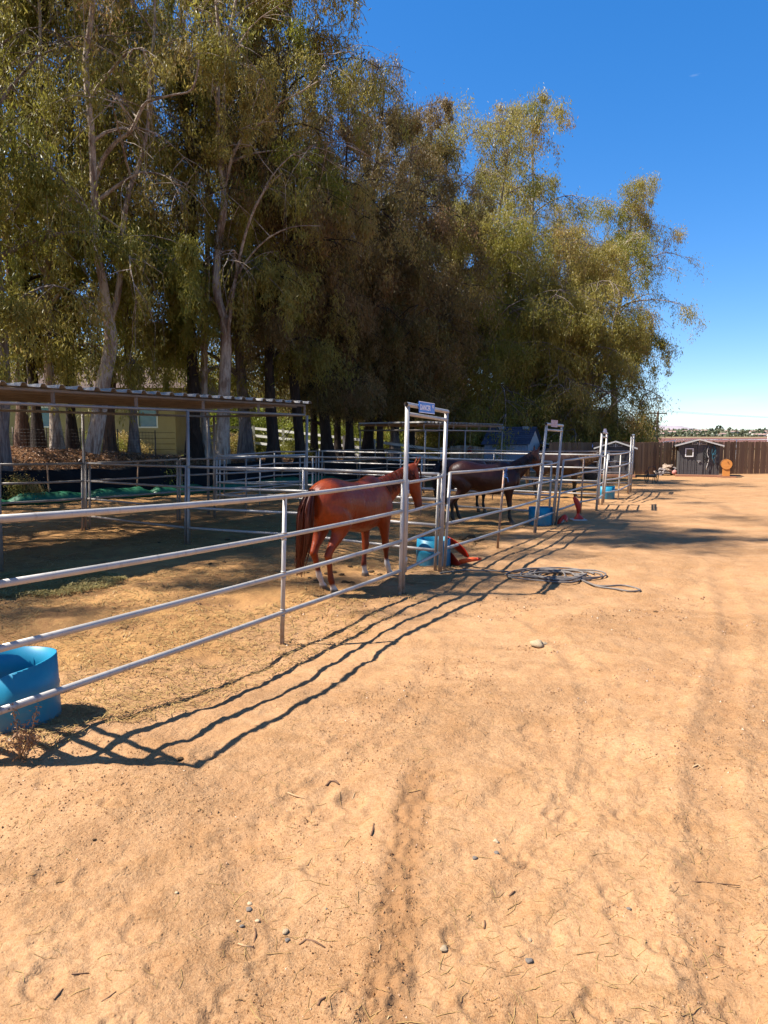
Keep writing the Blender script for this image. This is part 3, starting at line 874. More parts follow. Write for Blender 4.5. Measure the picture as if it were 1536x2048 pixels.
shelter('horse_shelter', sl, sEnd, sl + bk, sEnd + bk, 2.50, 2.52, 'farther open shelter with a ribbed metal roof, behind the DANCER gate', 26, 0.06,
        [(sl, 2.5), (sl + dirS * 3.4, 2.5), (sEnd, 2.5), (sl + bk, 2.52), (sl + bk + dirS * 4.1, 2.52), (sEnd + bk, 2.52)], 6)
# ================================================================ BACKGROUND STRUCTURES
def lp(t, s=0.0): return Vector((LP0.x + LU.x * t + LN.x * s, LP0.y + LU.y * t + LN.y * s, 0))
# --- black plastic sheeting along the foot of the bank, on wooden stakes
def sheet_fence():
    t0, t1, n, m_ = -10.0, 24.0, 220, 9
    tt = np.linspace(t0, t1, n)
    root = empty('silt_fence', lp(0))
    hgt = 0.98 - 0.25 * sstep(6, 20, tt) + 0.10 * fbm(tt * 0.6, tt * 0, 3, 3)
    vs = []
    for j in range(m_):
        w = j / (m_ - 1)
        off = 0.25 + 0.22 * w + 0.05 * fbm(tt * 1.7 + 3 * w, tt * 0 + w * 4, 6, 3) + 0.05 * np.sin(tt * 4.2 + w * 2)
        x = LP0.x + LU.x * tt + LN.x * off; y_ = LP0.y + LU.y * tt + LN.y * off
        z = H(x, y_) * 0.35 + hgt * w
        vs.append(np.stack([x, y_, z], 1))
    vs = np.concatenate(vs) - np.array(root.location)
    ix = np.arange(m_ * n).reshape(m_, n)
    q = np.stack([ix[:-1, :-1].ravel(), ix[:-1, 1:].ravel(), ix[1:, 1:].ravel(), ix[1:, :-1].ravel()], 1)
    o = link('plastic_sheet', np_mesh('plastic_sheet', vs, q, True), M['black_plastic'], root)
    sol = o.modifiers.new('solid', 'SOLIDIFY'); sol.thickness = 0.006
    rr = random.Random(2)
    for k in range(13):
        t = -8 + k * 2.4 + rr.uniform(-.5, .5)
        p = lp(t, 0.16) - root.location
        ln = rr.uniform(-0.12, 0.12)
        MB().tube([p + Vector((0, 0, -0.1)), p + Vector((ln, 0, rr.uniform(1.05, 1.3)))], [0.03, 0.024], 5, smooth=False).build('stake', M['stake'], root)
    tag(root, 'low black plastic sheet fence on stakes along the foot of the bank', 'sheet fence')
sheet_fence()
# --- rolls of green tarpaulin laid end to end in front of it
def tarp_roll(t, L, seed, label):
    g = random.Random(seed)
    n, k = 16, 12
    vs, fs = [], []
    for i in range(n):
        f = i / (n - 1)
        p = lp(t + (f - 0.5) * L, -0.12 + g.uniform(-.05, .05))
        e = min(1.0, 4 * min(f, 1 - f) + 0.25)
        w, hh = 0.34 * (0.7 + 0.3 * e) + g.uniform(-.04, .04), (0.25 * e + g.uniform(-.045, .045))
        z0 = Hs(p.x, p.y)
        for j in range(k):
            a = 2 * math.pi * j / k
            q = p + LN * (math.cos(a) * w)
            vs.append((q.x, q.y, z0 + max(-0.03, 0.08 + math.sin(a) * hh + g.uniform(-.02, .02))))
    for i in range(n - 1):
        for j in range(k):
            j2 = (j + 1) % k
            fs.append((i * k + j, i * k + j2, (i + 1) * k + j2, (i + 1) * k + j))
    fs += [tuple(reversed(range(k))), tuple((n - 1) * k + j for j in range(k))]
    m = MB(); m.add(vs, fs, True)
    o = m.build('tarpaulin_roll', M['green_tarp'])
    sub = o.modifiers.new('sub', 'SUBSURF'); sub.levels = 1; sub.render_levels = 1
    tag(o, label, 'tarpaulin', 'green tarpaulin rolls in front of the black sheeting')
lab = ['crumpled green tarpaulin roll before the black sheeting at the left edge', 'crumpled green tarpaulin roll seen between the left posts of the near shelter',
       'green tarpaulin roll just left of the shelter corner post', 'green tarpaulin roll right of the shelter corner post',
       'green tarpaulin roll behind the back fence of the near shelter', 'flat green tarpaulin roll behind the chestnut horse tail', 'last green tarpaulin roll behind the chestnut horse']
for k in range(7): tarp_roll(-1.0 + k * 2.35, 2.45, 40 + k, lab[k])

# --- white rail fence with wire mesh
def white_fence():
    pts = [(352, 848), (432.7, 850.5), (507, 854), (566, 860), (625, 866), (688, 873.5), (749, 880.5), (816, 889), (883, 898)]
    root = empty('white_rail_fence', V(352, 848, 47))
    o = root.location
    tops = [V(x, y_, 47.0 - 0.8 * i) for i, (x, y_) in enumerate(pts)]
    for k, p in enumerate(tops):
        z0 = min(Hs(p.x, p.y), p.z - 1.25) - 0.2
        MB().box(Vector((p.x, p.y, (p.z + z0) / 2 + 0.04)) - o, (0.15, 0.15, p.z - z0 + 0.08)).build('post', M['white_rail'], root)
    for a, b in zip(tops[:-1], tops[1:]):
        for k in range(4):
            m = MB()
            dz = Vector((0, 0, -0.08 - 0.46 * k)); d = (b - a).normalized(); up = Vector((0, 0, 0.075)); f = Vector((0, -0.03, 0))
            a2, b2 = a + dz + d * 0.076 - o, b + dz - d * 0.076 - o
            if k == 3: continue
            m.add([a2 + up + f, a2 - up + f, b2 - up + f, b2 + up + f, a2 + up - f, a2 - up - f, b2 - up - f, b2 + up - f],
                  [(0, 1, 2, 3), (7, 6, 5, 4), (0, 3, 7, 4), (1, 5, 6, 2), (0, 4, 5, 1), (3, 2, 6, 7)])
            m.build('rail', M['white_rail'], root)
        m = MB(); L = (b - a).length
        nv = int(L / 0.16)
        for i in range(1, nv):
            p = a.lerp(b, i / nv) - o
            m.tube([p + Vector((0, 0.06, -0.06)), p + Vector((0, 0.06, -1.35))], 0.006, 3, caps=False)
        for i in range(9):
            zz = -0.1 - i * 0.15
            m.tube([a - o + Vector((0, 0.06, zz)), b - o + Vector((0, 0.06, zz))], 0.006, 3, caps=False)
        m.build('wire_mesh', M['wire'], root)
    tag(root, 'white three-rail fence with wire mesh running below the trees', 'rail fence')
white_fence()
# white gate leaf with a diagonal brace left of the fence
t = empty('white_gate', V(392, 870, 46)); o = t.location
for i, (xa, ya, xb, yb) in enumerate([(356, 852, 428, 852), (356, 866, 428, 866), (356, 880, 428, 880), (358, 885, 424, 852)]):
    a, b = V(xa, ya, 46.2) - o, V(xb, yb, 46.2) - o
    MB().tube([a, b], 0.06, 4, smooth=False).build('brace' if i == 3 else 'rail', M['white_rail'], t)
tag(t, 'white gate with a diagonal brace below the beige house', 'gate')

# --- beige house half hidden by the trunks
M['stucco'] = simple('beige_stucco', (0.36, 0.29, 0.165), (0.30, 0.24, 0.135), 1.2, 0.9, 0.15, bump=0.2)
M['eave'] = simple('brown_eave', (0.09, 0.055, 0.04), None, 3, 0.8)
M['house_glass'] = simple('bluish_window_glass', (0.10, 0.22, 0.30), (0.07, 0.16, 0.22), 2, 0.1, 0.5)
def house():
    Yh = 41.0
    x0, x1 = V(-260, 880, Yh).x, V(352, 880, Yh).x
    zb, zt = 0.9, 4.7
    root = empty('beige_house', ((x0 + x1) / 2, Yh, zb))
    o = root.location
    # wall panels around the window openings
    wins = [(x1 - 1.6, 3.05, 1.2, 1.15), (V(95, 820, Yh).x, 3.1, 1.3, 1.2)]
    xs = sorted([(wx - ww / 2, wx + ww / 2, wz - wh / 2, wz + wh / 2) for (wx, wz, ww, wh) in wins])
    cur = x0
    wm = MB()
    for (a, b, c, d) in xs:
        wm.box(((cur + a) / 2 - o.x, 0.1, (zb + zt) / 2 - o.z), (a - cur, 0.2, zt - zb))
        wm.box(((a + b) / 2 - o.x, 0.1, (zb + c) / 2 - o.z), (b - a, 0.2, c - zb))
        wm.box(((a + b) / 2 - o.x, 0.1, (d + zt) / 2 - o.z), (b - a, 0.2, zt - d))
        cur = b
    wm.box(((cur + x1) / 2 - o.x, 0.1, (zb + zt) / 2 - o.z), (x1 - cur, 0.2, zt - zb))
    wm.box((x1 - o.x - 0.1, 4.2, (zb + zt) / 2 - o.z), (0.2, 8.0, zt - zb))
    wm.box((x0 - o.x + 0.1, 4.2, (zb + zt) / 2 - o.z), (0.2, 8.0, zt - zb))
    wm.build('wall', M['stucco'], root)
    for (a, b, c, d) in xs:
        w = MB()
        for (cx, cz, sx, sz) in (((a + b) / 2, c + 0.04, b - a, 0.08), ((a + b) / 2, d - 0.04, b - a, 0.08), (a + 0.04, (c + d) / 2, 0.08, d - c - 0.16), (b - 0.04, (c + d) / 2, 0.08, d - c - 0.16)):
            w.box((cx - o.x, 0.03, cz - o.z), (sx, 0.1, sz))
        f = w.build('window', M['white_paint'], root)
        MB().box(((a + b) / 2 - o.x, 0.10, (c + d) / 2 - o.z), (b - a - 0.16, 0.02, d - c - 0.16)).build('pane', M['house_glass'], f)
    rf = MB()
    rf.add([(x0 - o.x - .7, -0.8, zt - o.z), (x1 - o.x + .7, -0.8, zt - o.z), (x1 - o.x + .7, 9, zt - o.z), (x0 - o.x - .7, 9, zt - o.z), (x0 - o.x - .7, 4.1, zt - o.z + 1.6), (x1 - o.x + .7, 4.1, zt - o.z + 1.6)],
           [(0, 1, 5, 4), (2, 3, 4, 5), (0, 4, 3), (1, 2, 5), (3, 2, 1, 0)])
    rf.build('roof', M['eave'], root)
    for k in range(4):
        MB().box(((x0 + x1) / 2 - o.x, -0.005, 0.35 + 0.32 * k), (x1 - x0 - 0.1, 0.012, 0.02)).build('siding_line', M['eave'], root)
    tag(root, 'beige stucco house half hidden behind the tree trunks', 'house')
house()
# air conditioner box by the house
p = V(246, 862, 39.5); t = empty('air_conditioner', (p.x, p.y, Hs(p.x, p.y))); 
M['ac'] = simple('grey_cabinet', (0.16, 0.14, 0.12), (0.11, 0.10, 0.085), 5, 0.6)
MB().box((0, 0, 0.62), (0.9, 0.8, 1.0)).build('cabinet', M['ac'], t)
MB().box((0, 0, 0.06), (1.1, 1.0, 0.14)).build('base', M['shed_trim'], t)
for k in range(7): MB().box((0, -0.41, 0.25 + 0.12 * k), (0.78, 0.02, 0.03)).build('louver', M['dark_metal'], t)
tag(t, 'grey air conditioner cabinet beside the beige house', 'air conditioner')
# wire garden fence on the bank in front of the house
def wire_fence():
    ps = [V(x, y_, 27.5) for x, y_ in ((-40, 856), (25, 857), (92, 858), (160, 859), (235, 861), (310, 864))]
    root = empty('wire_fence', ps[0]); o = root.location
    for p in ps:
        z0 = Hs(p.x, p.y)
        MB().tube([Vector((p.x, p.y, z0 - 0.1)) - o, p - o + Vector((0, 0, 0.06))], 0.022, 6).build('post', M['dark_metal'], root)
    m = MB()
    for a, b in zip(ps[:-1], ps[1:]):
        for i in range(9):
            zz = -0.02 - 0.13 * i
            m.tube([a - o + Vector((0, 0, zz)), b - o + Vector((0, 0, zz))], 0.004, 3, caps=False)
        nv = int((b - a).length / 0.12)
        for i in range(nv):
            p = a.lerp(b, i / nv) - o
            m.tube([p, p + Vector((0, 0, -1.1))], 0.004, 3, caps=False)
    m.build('wire_mesh', M['wire'], root)
    tag(root, 'thin wire mesh fence between the trunks before the beige house', 'wire fence')
wire_fence()

# --- blue-grey garden shed with dark shingle roof
M['shed_blue'] = simple('blue_grey_siding', (0.34, 0.34, 0.385), (0.29, 0.29, 0.335), 1.5, 0.7, stretch=(4, 4, 0.4))
M['shed_front'] = simple('pale_grey_gable', (0.46, 0.44, 0.44), (0.40, 0.38, 0.38), 2, 0.7)
def shingle_mat():
    n = NT('dark_blue_shingle', 0.8, 0.25)
    ran = n.n('ShaderNodeObjectInfo').outputs['Random']
    n.color(n.mix(ran, (0.048, 0.052, 0.082), (0.075, 0.080, 0.115)))
    return n.m
M['shingle'] = shingle_mat()
M['skylight'] = simple('skylight_panel', (0.36, 0.34, 0.34), None, 3, 0.3)
def grey_shed():
    Y0 = 41.5
    # long side faces the camera, gable end to the right
    xl, xc, xr = V(969, 900, Y0).x, V(1055.5, 900, Y0 - 0.3).x, V(1087, 900, Y0).x
    root = empty('garden_shed', (xl, Y0, 0)); o = root.location
    W_ = xc - xl
    ze, zr, D = 1.55, 2.5, 1.9
    gd = Vector((xr - xc, 1.5, 0)).normalized()
    A, B = Vector((0, 0, 0)), Vector((W_, -0.3, 0))
    C = B + gd * D; Dd = A + gd * D
    up = lambda v, z: v + Vector((0, 0, z))
    for k in range(14):
        p = A.lerp(B, k / 14); q = A.lerp(B, (k + 1) / 14) - (B - A).normalized() * 0.015
        nrm = Vector((0, -0.02, 0))
        m = MB(); m.add([p, q, up(q, ze), up(p, ze), p + nrm * -2, q + nrm * -2, up(q, ze) + nrm * -2, up(p, ze) + nrm * -2],
                        [(0, 1, 2, 3), (7, 6, 5, 4), (0, 4, 5, 1), (3, 2, 6, 7), (1, 5, 6, 2), (0, 3, 7, 4)])
        m.build('siding_panel', M['shed_blue'], root)
    mid = (B + C) / 2
    m = MB()
    m.add([B, C, up(C, ze), up(mid, zr), up(B, ze)], [(0, 1, 2, 3, 4)])
    m.add([A + Vector((0, .05, 0)), B + Vector((0, .05, 0)), up(B, ze) + Vector((0, .05, 0)), up(A, ze) + Vector((0, .05, 0))], [(0, 1, 2, 3)])
    m.add([C, Dd, up(Dd, ze), up(C, ze)], [(0, 1, 2, 3)])
    m.add([Dd, A, up(A, ze), up((A + Dd) / 2, zr), up(Dd, ze)], [(0, 1, 2, 3, 4)])
    m.build('gable_wall', M['shed_front'], root)
    # roof: rows of shingles over a deck
    e = (B - A).normalized()
    r0, r1 = up((A + Dd) / 2, zr + 0.05) - e * 0.15, up(mid, zr + 0.05) + e * 0.15
    l0, l1 = up(A, ze - 0.02) - e * 0.15 - gd * 0.15, up(B, ze - 0.02) + e * 0.15 - gd * 0.15
    k0, k1 = up(Dd, ze - 0.02) - e * 0.15 + gd * 0.15, up(C, ze - 0.02) + e * 0.15 + gd * 0.15
    m = MB(); m.add([l0, l1, r1, r0], [(0, 1, 2, 3)]); m.add([k0, k1, r1, r0], [(3, 2, 1, 0)])
    for v in (l0, l1): pass
    rf = m.build('roof', M['shingle'], root)
    rows = 9
    for j in range(rows):
        f0, f1 = j / rows, (j + 1.12) / rows
        f1 = min(f1, 1.0)
        nseg = 7
        for i in range(nseg):
            s = (i + (0.5 if j % 2 else 0)) / nseg; s2 = min((i + 1 + (0.5 if j % 2 else 0)) / nseg, 1.0)
            if s >= 1: continue
            nn = Vector((0, -0.03, 0.045))
            a = l0.lerp(r0, f0).lerp(l1.lerp(r1, f0), s) + nn; b = l0.lerp(r0, f0).lerp(l1.lerp(r1, f0), s2 - 0.004) + nn
            c = l0.lerp(r0, f1).lerp(l1.lerp(r1, f1), s2 - 0.004) + nn * 0.3; d = l0.lerp(r0, f1).lerp(l1.lerp(r1, f1), s) + nn * 0.3
            lo = Vector((0, 0, -0.035))
            m = MB(); m.add([a, b, c, d, a + lo, b + lo], [(0, 1, 2, 3), (4, 5, 1, 0)])
            m.build('shingle', M['shingle'], rf)
    for s in (0.28, 0.78):
        f = 0.86
        p = l0.lerp(r0, f).lerp(l1.lerp(r1, f), s) + Vector((0, -0.05, 0.08))
        MB().box(p, (0.34, 0.22, 0.05), Matrix.Rotation(R(40), 3, 'X')).build('skylight', M['skylight'], root)
    dm = up(B.lerp(C, 0.45), 0.62) + Vector((0.03, -0.03, 0))
    rot = Matrix.Rotation(math.atan2(gd.y, gd.x), 3, 'Z')
    dr = MB().box(dm, (0.75, 0.05, 1.25), rot).build('door', M['shed_trim'], root)
    MB().box(dm + Vector((0.03, -0.05, 0.15)), (0.36, 0.03, 0.5), rot).build('window', M['shed_front'], dr)
    MB().box(up(mid, zr - 0.42) + Vector((0.02, -0.03, 0)), (0.22, 0.04, 0.14), rot).build('vent', M['shed_trim'], root)
    tag(root, 'blue-grey garden shed with a dark shingle roof behind the bay horse', 'shed')
grey_shed()

# --- the two charcoal sheds by the board fence
def dark_shed(xl, xr, ybase, yeave, yapex, Y0, label, win, tack, deck, turn=R(20)):
    L_, R_ = V(xl, ybase, Y0), V(xr, ybase, Y0)
    w = R_.x - L_.x
    z0 = 0.10
    ze = V(xl, yeave, Y0).z; za = V((xl + xr) / 2, yapex, Y0).z
    root = empty('resin_shed', (L_.x, Y0, 0), -turn)
    D = 1.6
    cx = w / 2
    def zroof(x): return ze + (za - ze) * (1 - abs(x - cx) / cx)
    n = 22                                        # ribbed wall boards, each its own piece
    for k in range(n):
        a, b = k * w / n, (k + 1) * w / n - 0.010
        if 0.46 * w < (a + b) / 2 < 0.60 * w: continue
        za1, zb1 = zroof(a) - 0.05, zroof(b) - 0.05
        f = 0.0 if k % 2 else -0.014
        m = MB(); m.add([(a, f, z0), (b, f, z0), (b, f, zb1), (a, f, za1), (a, 0.04, z0), (b, 0.04, z0), (b, 0.04, zb1), (a, 0.04, za1)],
                        [(0, 1, 2, 3), (0, 4, 5, 1), (1, 5, 6, 2), (0, 3, 7, 4), (3, 2, 6, 7)])
        m.build('wall_board', M['shed_dark'], root)
    m = MB()
    m.add([(0, 0.04, z0), (w, 0.04, z0), (w, 0.04, ze), (cx, 0.04, za - 0.04), (0, 0.04, ze), (0, D, z0), (w, D, z0), (w, D, ze), (cx, D, za - 0.04), (0, D, ze)],
          [(0, 1, 2, 3, 4), (6, 5, 9, 8, 7), (0, 4, 9, 5), (1, 6, 7, 2)])
    m.build('wall', M['shed_dark'], root)
    e = 0.16
    rm = MB()
    zl = ze - (za - ze) * e / cx
    th = Vector((0, 0, 0.045))
    for sgn in (-1, 1):
        xe = cx + sgn * (cx + e)
        q = [Vector((cx, -0.16, za)), Vector((xe, -0.16, zl)), Vector((xe, D + 0.1, zl)), Vector((cx, D + 0.1, za))]
        rm.add(q + [p + th for p in q], [(0, 1, 2, 3), (7, 6, 5, 4), (0, 4, 5, 1), (1, 5, 6, 2), (2, 6, 7, 3)])
    rm.build('roof', M['shed_dark'], root)
    for sgn in (-1, 1):
        xe = cx + sgn * (cx + e + 0.01)
        a, b = Vector((cx, -0.19, za + 0.03)), Vector((xe, -0.19, zl + 0.03))
        m = MB(); u = Vector((0, 0, 0.035)); bk_ = Vector((0, 0.03, 0))
        m.add([a + u, a - u, b - u, b + u, a + u + bk_, a - u + bk_, b - u + bk_, b + u + bk_], [(0, 1, 2, 3), (0, 3, 7, 4), (1, 5, 6, 2), (7, 6, 5, 4), (3, 2, 6, 7)])
        m.build('roof_trim', M['shed_trim'], root)
    for s in (-0.11, 0.11):
        f = MB().box((cx + s * w, -0.022, za - 0.17), (0.14 * w, 0.03, 0.10)).build('vent', M['shed_trim'], root)
        MB().box((cx + s * w, -0.040, za - 0.17), (0.11 * w, 0.01, 0.06)).build('grille', M['shed_dark'], f)
    MB().box((cx, -0.03, za - 0.12), (0.07, 0.04, 0.26)).build('ridge_bracket', M['shed_trim'], root)
    dr = MB().box((0.53 * w, -0.012, (z0 + zroof(0.53 * w) - 0.05) / 2), (0.135 * w, 0.03, zroof(0.53 * w) - 0.05 - z0)).build('door', M['shed_dark'], root)
    hd = MB(); hd.box((0.50 * w, -0.06, 0.78), (0.15, 0.03, 0.03)); hd.box((0.50 * w, -0.05, 0.735), (0.035, 0.03, 0.11))
    hd.build('handle', M['shed_trim'], dr)
    (wx, wz, ww, wh) = win
    fm = MB(); b = 0.045
    for (x, z, sx, sz) in ((wx, wz + wh / 2, ww + b, b), (wx, wz - wh / 2, ww + b, b), (wx - ww / 2, wz, b, wh - b), (wx + ww / 2, wz, b, wh - b)):
        fm.box((x, -0.035, z), (sx, 0.05, sz))
    fo = fm.build('window', M['white_paint'], root)
    MB().box((wx, -0.022, wz), (ww - b, 0.012, wh - b)).build('pane', M['glass_dark'], fo)
    for k in range(3):
        MB().box((cx, -0.30 + 0.16 * k, 0.045), (w * 1.12, 0.15, 0.10)).build('deck_board', M['deck'], root)
    tag(root, label, 'shed')
    # halters and lead ropes hung on the door side
    for (tx, tz, length, mt, lab, seed) in tack:
        g = random.Random(seed)
        t = empty('halter', (L_.x + tx * math.cos(turn) - 0.07 * math.sin(turn), Y0 - tx * math.sin(turn) - 0.07 * math.cos(turn), tz), -turn)
        m = MB()
        pts = [Vector((0, 0, 0))]
        for k in range(1, 9):
            f = k / 8
            pts.append(Vector((0.05 * math.sin(f * 9 + seed) + g.uniform(-.015, .015), -0.02 * math.sin(f * 3), -length * f)))
        m.tube(pts, 0.016, 5); m.build('lead_rope', M[mt[0]], t)
        m = MB()
        for s in (-1, 1):
            m.tube([Vector((0, 0, -0.01)), Vector((s * 0.07, -0.015, -0.16)), Vector((s * 0.09, -0.02, -0.36)), Vector((s * 0.03, -0.02, -length * 0.55 - 0.1)), Vector((0, -0.02, -length * 0.6 - 0.12))], 0.013, 5)
        m.build('strap', M[mt[1]], t)
        m = MB()
        m.tube([Vector((-0.06, -0.02, -length * 0.45)), Vector((0, -0.05, -length * 0.5)), Vector((0.06, -0.02, -length * 0.45)), Vector((0, 0.0, -length * 0.4)), Vector((-0.06, -0.02, -length * 0.45))], 0.014, 5)
        m.build('noseband', M[mt[1]], t)
        MB().tube([Vector((0, 0.06, 0.01)), Vector((0, -0.03, 0.0)), Vector((0, -0.03, 0.03))], 0.009, 5).build('hook', M['dark_metal'], t)
        tag(t, lab, 'halter')
dark_shed(1193, 1262, 952, 896, 884, 36.0, 'charcoal shed with a white window behind the far gate arches', (0.42, 1.02, 0.30, 0.36),
          [(1.24, 1.35, 0.85, ('strap_black', 'strap_black'), 'black halter hanging on the shed behind the far gates', 4)], True)
dark_shed(1355, 1430, 952, 891, 880, 36.0, 'charcoal shed standing in front of the board fence, left of the wooden target', (0.50, 1.20, 0.34, 0.38),
          [(1.22, 1.42, 0.75, ('strap_black', 'strap_black'), 'black halter, first of three hanging on the far right shed', 7),
           (1.36, 1.50, 1.15, ('strap_white', 'strap_black'), 'long white and black halter, middle one of three on the far right shed', 9),
           (1.62, 1.56, 0.95, ('strap_teal', 'strap_teal'), 'teal rope halter, last of three hanging on the far right shed', 12)], True)

# --- tall board fence behind the sheds
def board_fence():
    Y0 = 37.6
    root = empty('board_fence', V(1262, 950, Y0)); o = Vector((root.location.x, Y0, 0)); root.location = o
    x0, x1 = V(1100, 950, Y0).x - o.x, V(1790, 950, Y0).x - o.x
    protos = []
    g = random.Random(8)
    for k in range(6):
        m = MB(); h = 1.66 + g.uniform(-.02, .02); w = 0.150
        c = 0.03
        m.add([(-w / 2, 0, -.05), (w / 2, 0, -.05), (w / 2, 0, h - c), (w / 2 - c, 0, h), (-w / 2 + c, 0, h), (-w / 2, 0, h - c),
               (-w / 2, .022, -.05), (w / 2, .022, -.05), (w / 2, .022, h - c), (w / 2 - c, .022, h), (-w / 2 + c, .022, h), (-w / 2, .022, h - c)],
              [(0, 1, 2, 3, 4, 5), (11, 10, 9, 8, 7, 6), (1, 7, 8, 2), (0, 5, 11, 6), (2, 8, 9, 3), (3, 9, 10, 4), (4, 10, 11, 5)])
        me = m.mesh('board'); me.materials.append(M['plank']); protos.append(me)
    x = x0
    while x < x1:
        b = bpy.data.objects.new('board', protos[g.randrange(6)]); col.objects.link(b); b.parent = root
        b.location = (x, g.uniform(-.012, .012), 0.04 + 0.004 * (x - x0)); b.rotation_euler = (0, g.uniform(-.006, .006), g.uniform(-.03, .03))
        x += 0.150 + g.choice((0.004, 0.008, 0.012, 0.02))
    for z in (0.35, 1.35):
        MB().box(((x0 + x1) / 2, 0.06, z), (x1 - x0, 0.05, 0.09)).build('rail', M['plank'], root)
    xx = x0
    while xx < x1:
        MB().box((xx, 0.14, 0.85), (0.10, 0.10, 1.7)).build('post', M['plank'], root); xx += 2.4
    tag(root, 'tall brown board fence along the far side of the yard', 'board fence')
board_fence()
# thin white pipe fence above the board fence
t = empty('white_pipe_fence', V(1480, 890, 60)); o = t.location
zt = V(1480, 879.5, 60).z - o.z
for k in range(8):
    x = -5.5 + 2.6 * k
    MB().tube([Vector((x, 0, -2.4)), Vector((x, 0, zt + (0.25 if k == 3 else 0)))], 0.035, 6).build('post', M['white_paint'], t)
MB().tube([Vector((-5.5, 0, zt - 0.02)), Vector((12.7, 0, zt + 0.05))], 0.03, 6).build('rail', M['white_paint'], t)
MB().tube([Vector((-9.5, 0, zt - 0.75)), Vector((-5.5, 0, zt - 0.04))], 0.03, 6).build('slanting_rail', M['white_paint'], t)
tag(t, 'thin white pipe fence beyond the board fence', 'pipe fence')
# --- low timber wall with a plank top, left of the charcoal shed, and clutter behind it
t = empty('timber_wall', V(1105, 905, 40)); o = t.location = Vector((V(1105, 905, 40).x, 40, 0))
x1 = V(1192, 905, 40).x - o.x
zt = V(1150, 899, 40).z
M['plank_orange'] = simple('orange_cedar_plank', (0.50, 0.26, 0.13), (0.42, 0.20, 0.10), 4, 0.8, stretch=(1, 6, 6))  # orange wood tone of the wall's plank top
M['wall_dark'] = simple('dark_stained_board', (0.045, 0.028, 0.026), (0.06, 0.036, 0.03), 3, 0.8)
MB().box((x1 / 2 - 0.05, 0.10, zt - 0.05), (x1 + 0.5, 0.32, 0.19)).build('cap_plank', M['plank_orange'], t)
for k in range(14):
    MB().box(((k + 0.5) * x1 / 14, 0.28, zt / 2 - 0.08), (x1 / 14 - 0.012, 0.04, zt - 0.16)).build('board', M['wall_dark'], t)
tag(t, 'low dark timber wall with an orange plank top behind the dark horse', 'timber wall')
t = empty('metal_frame', (V(1137, 880, 50).x, 50, 0)); o = t.location
xa, xb = V(1115, 880, 50).x - o.x, V(1158.5, 880, 50).x - o.x
z1 = V(1137, 874, 50).z
for x in (xa, xb): MB().tube([Vector((x, 0, -0.1)), Vector((x, 0, z1))], 0.035, 8).build('post', M['pipe'], t)
for dz in (0, -0.12): MB().tube([Vector((xa - 0.1, 0, z1 + dz)), Vector((xb + 0.1, 0, z1 + dz))], 0.035, 8).build('cross_tube', M['pipe'], t)
tag(t, 'tall metal pipe frame beyond the timber wall', 'pipe frame')
M['blue_tarp'] = simple('bright_blue_tarp', (0.01, 0.09, 0.42), (0.015, 0.12, 0.50), 5, 0.45)
m = MB(); p = V(1180, 893, 41)
g = random.Random(3); vs = []; nx_, ny_ = 9, 5
for j in range(ny_):
    for i in range(nx_):
        fx, fy = i / (nx_ - 1), j / (ny_ - 1)
        vs.append((-0.5 + 1.0 * fx, fy * 0.5, 0.34 * math.exp(-((fx - 0.55) / 0.22) ** 2) * (1 - (fy - 0.5) ** 2 * 3) + g.uniform(0, .05)))
m.add(vs, [(j * nx_ + i, j * nx_ + i + 1, (j + 1) * nx_ + i + 1, (j + 1) * nx_ + i) for j in range(ny_ - 1) for i in range(nx_ - 1)])
o = m.build('blue_tarp', M['blue_tarp']); o.location = (p.x, 40.05, zt + 0.045)
o.modifiers.new('s', 'SOLIDIFY').thickness = 0.01
tag(o, 'bright blue tarp heaped on the timber wall', 'tarp')
# pale trailers and a navy cabin behind the wall
t = empty('white_trailer', (V(1133, 880, 62).x, 62, 0))
MB().box((0, 0, 1.35), (2.3, 2.0, 1.1)).build('body', M['white_paint'], t)
MB().box((0, -1.01, 1.5), (0.8, 0.03, 0.35)).build('window', M['glass_dark'], t)
for s in (-0.7, 0.7): MB().tube([Vector((s, -0.95, 0.4)), Vector((s, -0.75, 0.4))], 0.38, 16).build('wheel', M['strap_black'], t)
tag(t, 'white trailer glimpsed beyond the timber wall', 'trailer')
M['navy'] = simple('navy_board', (0.018, 0.018, 0.034), (0.026, 0.025, 0.045), 3, 0.7)
pl = V(1091, 905, 42); pr_ = V(1109, 905, 42)
t = empty('navy_cabin', (pl.x, 42, 0)); w = pr_.x - pl.x
zt2 = V(1091, 888, 42).z
for k in range(4): MB().box(((k + 0.5) * w / 4, 0, zt2 / 2 - 0.1), (w / 4 - 0.012, 0.05, zt2 - 0.1)).build('wall_board', M['navy'], t)
MB().box((w / 2, 0.8, zt2 / 2 - 0.12), (w, 1.5, zt2 - 0.2)).build('wall', M['navy'], t)
m = MB(); m.add([(-0.1, -0.15, zt2 + 0.02), (w + 0.15, -0.15, zt2 - 0.14), (w + 0.15, 1.6, zt2 - 0.14), (-0.1, 1.6, zt2 + 0.02), (-0.1, -0.15, zt2 + 0.07), (w + 0.15, -0.15, zt2 - 0.09), (w + 0.15, 1.6, zt2 - 0.09), (-0.1, 1.6, zt2 + 0.07)],
                   [(0, 3, 2, 1), (4, 5, 6, 7), (0, 1, 5, 4), (1, 2, 6, 5), (2, 3, 7, 6), (3, 0, 4, 7)])
m.build('roof', M['shed_trim'], t)
tag(t, 'narrow navy cabin with a slanting pale roof beside the garden shed', 'cabin')
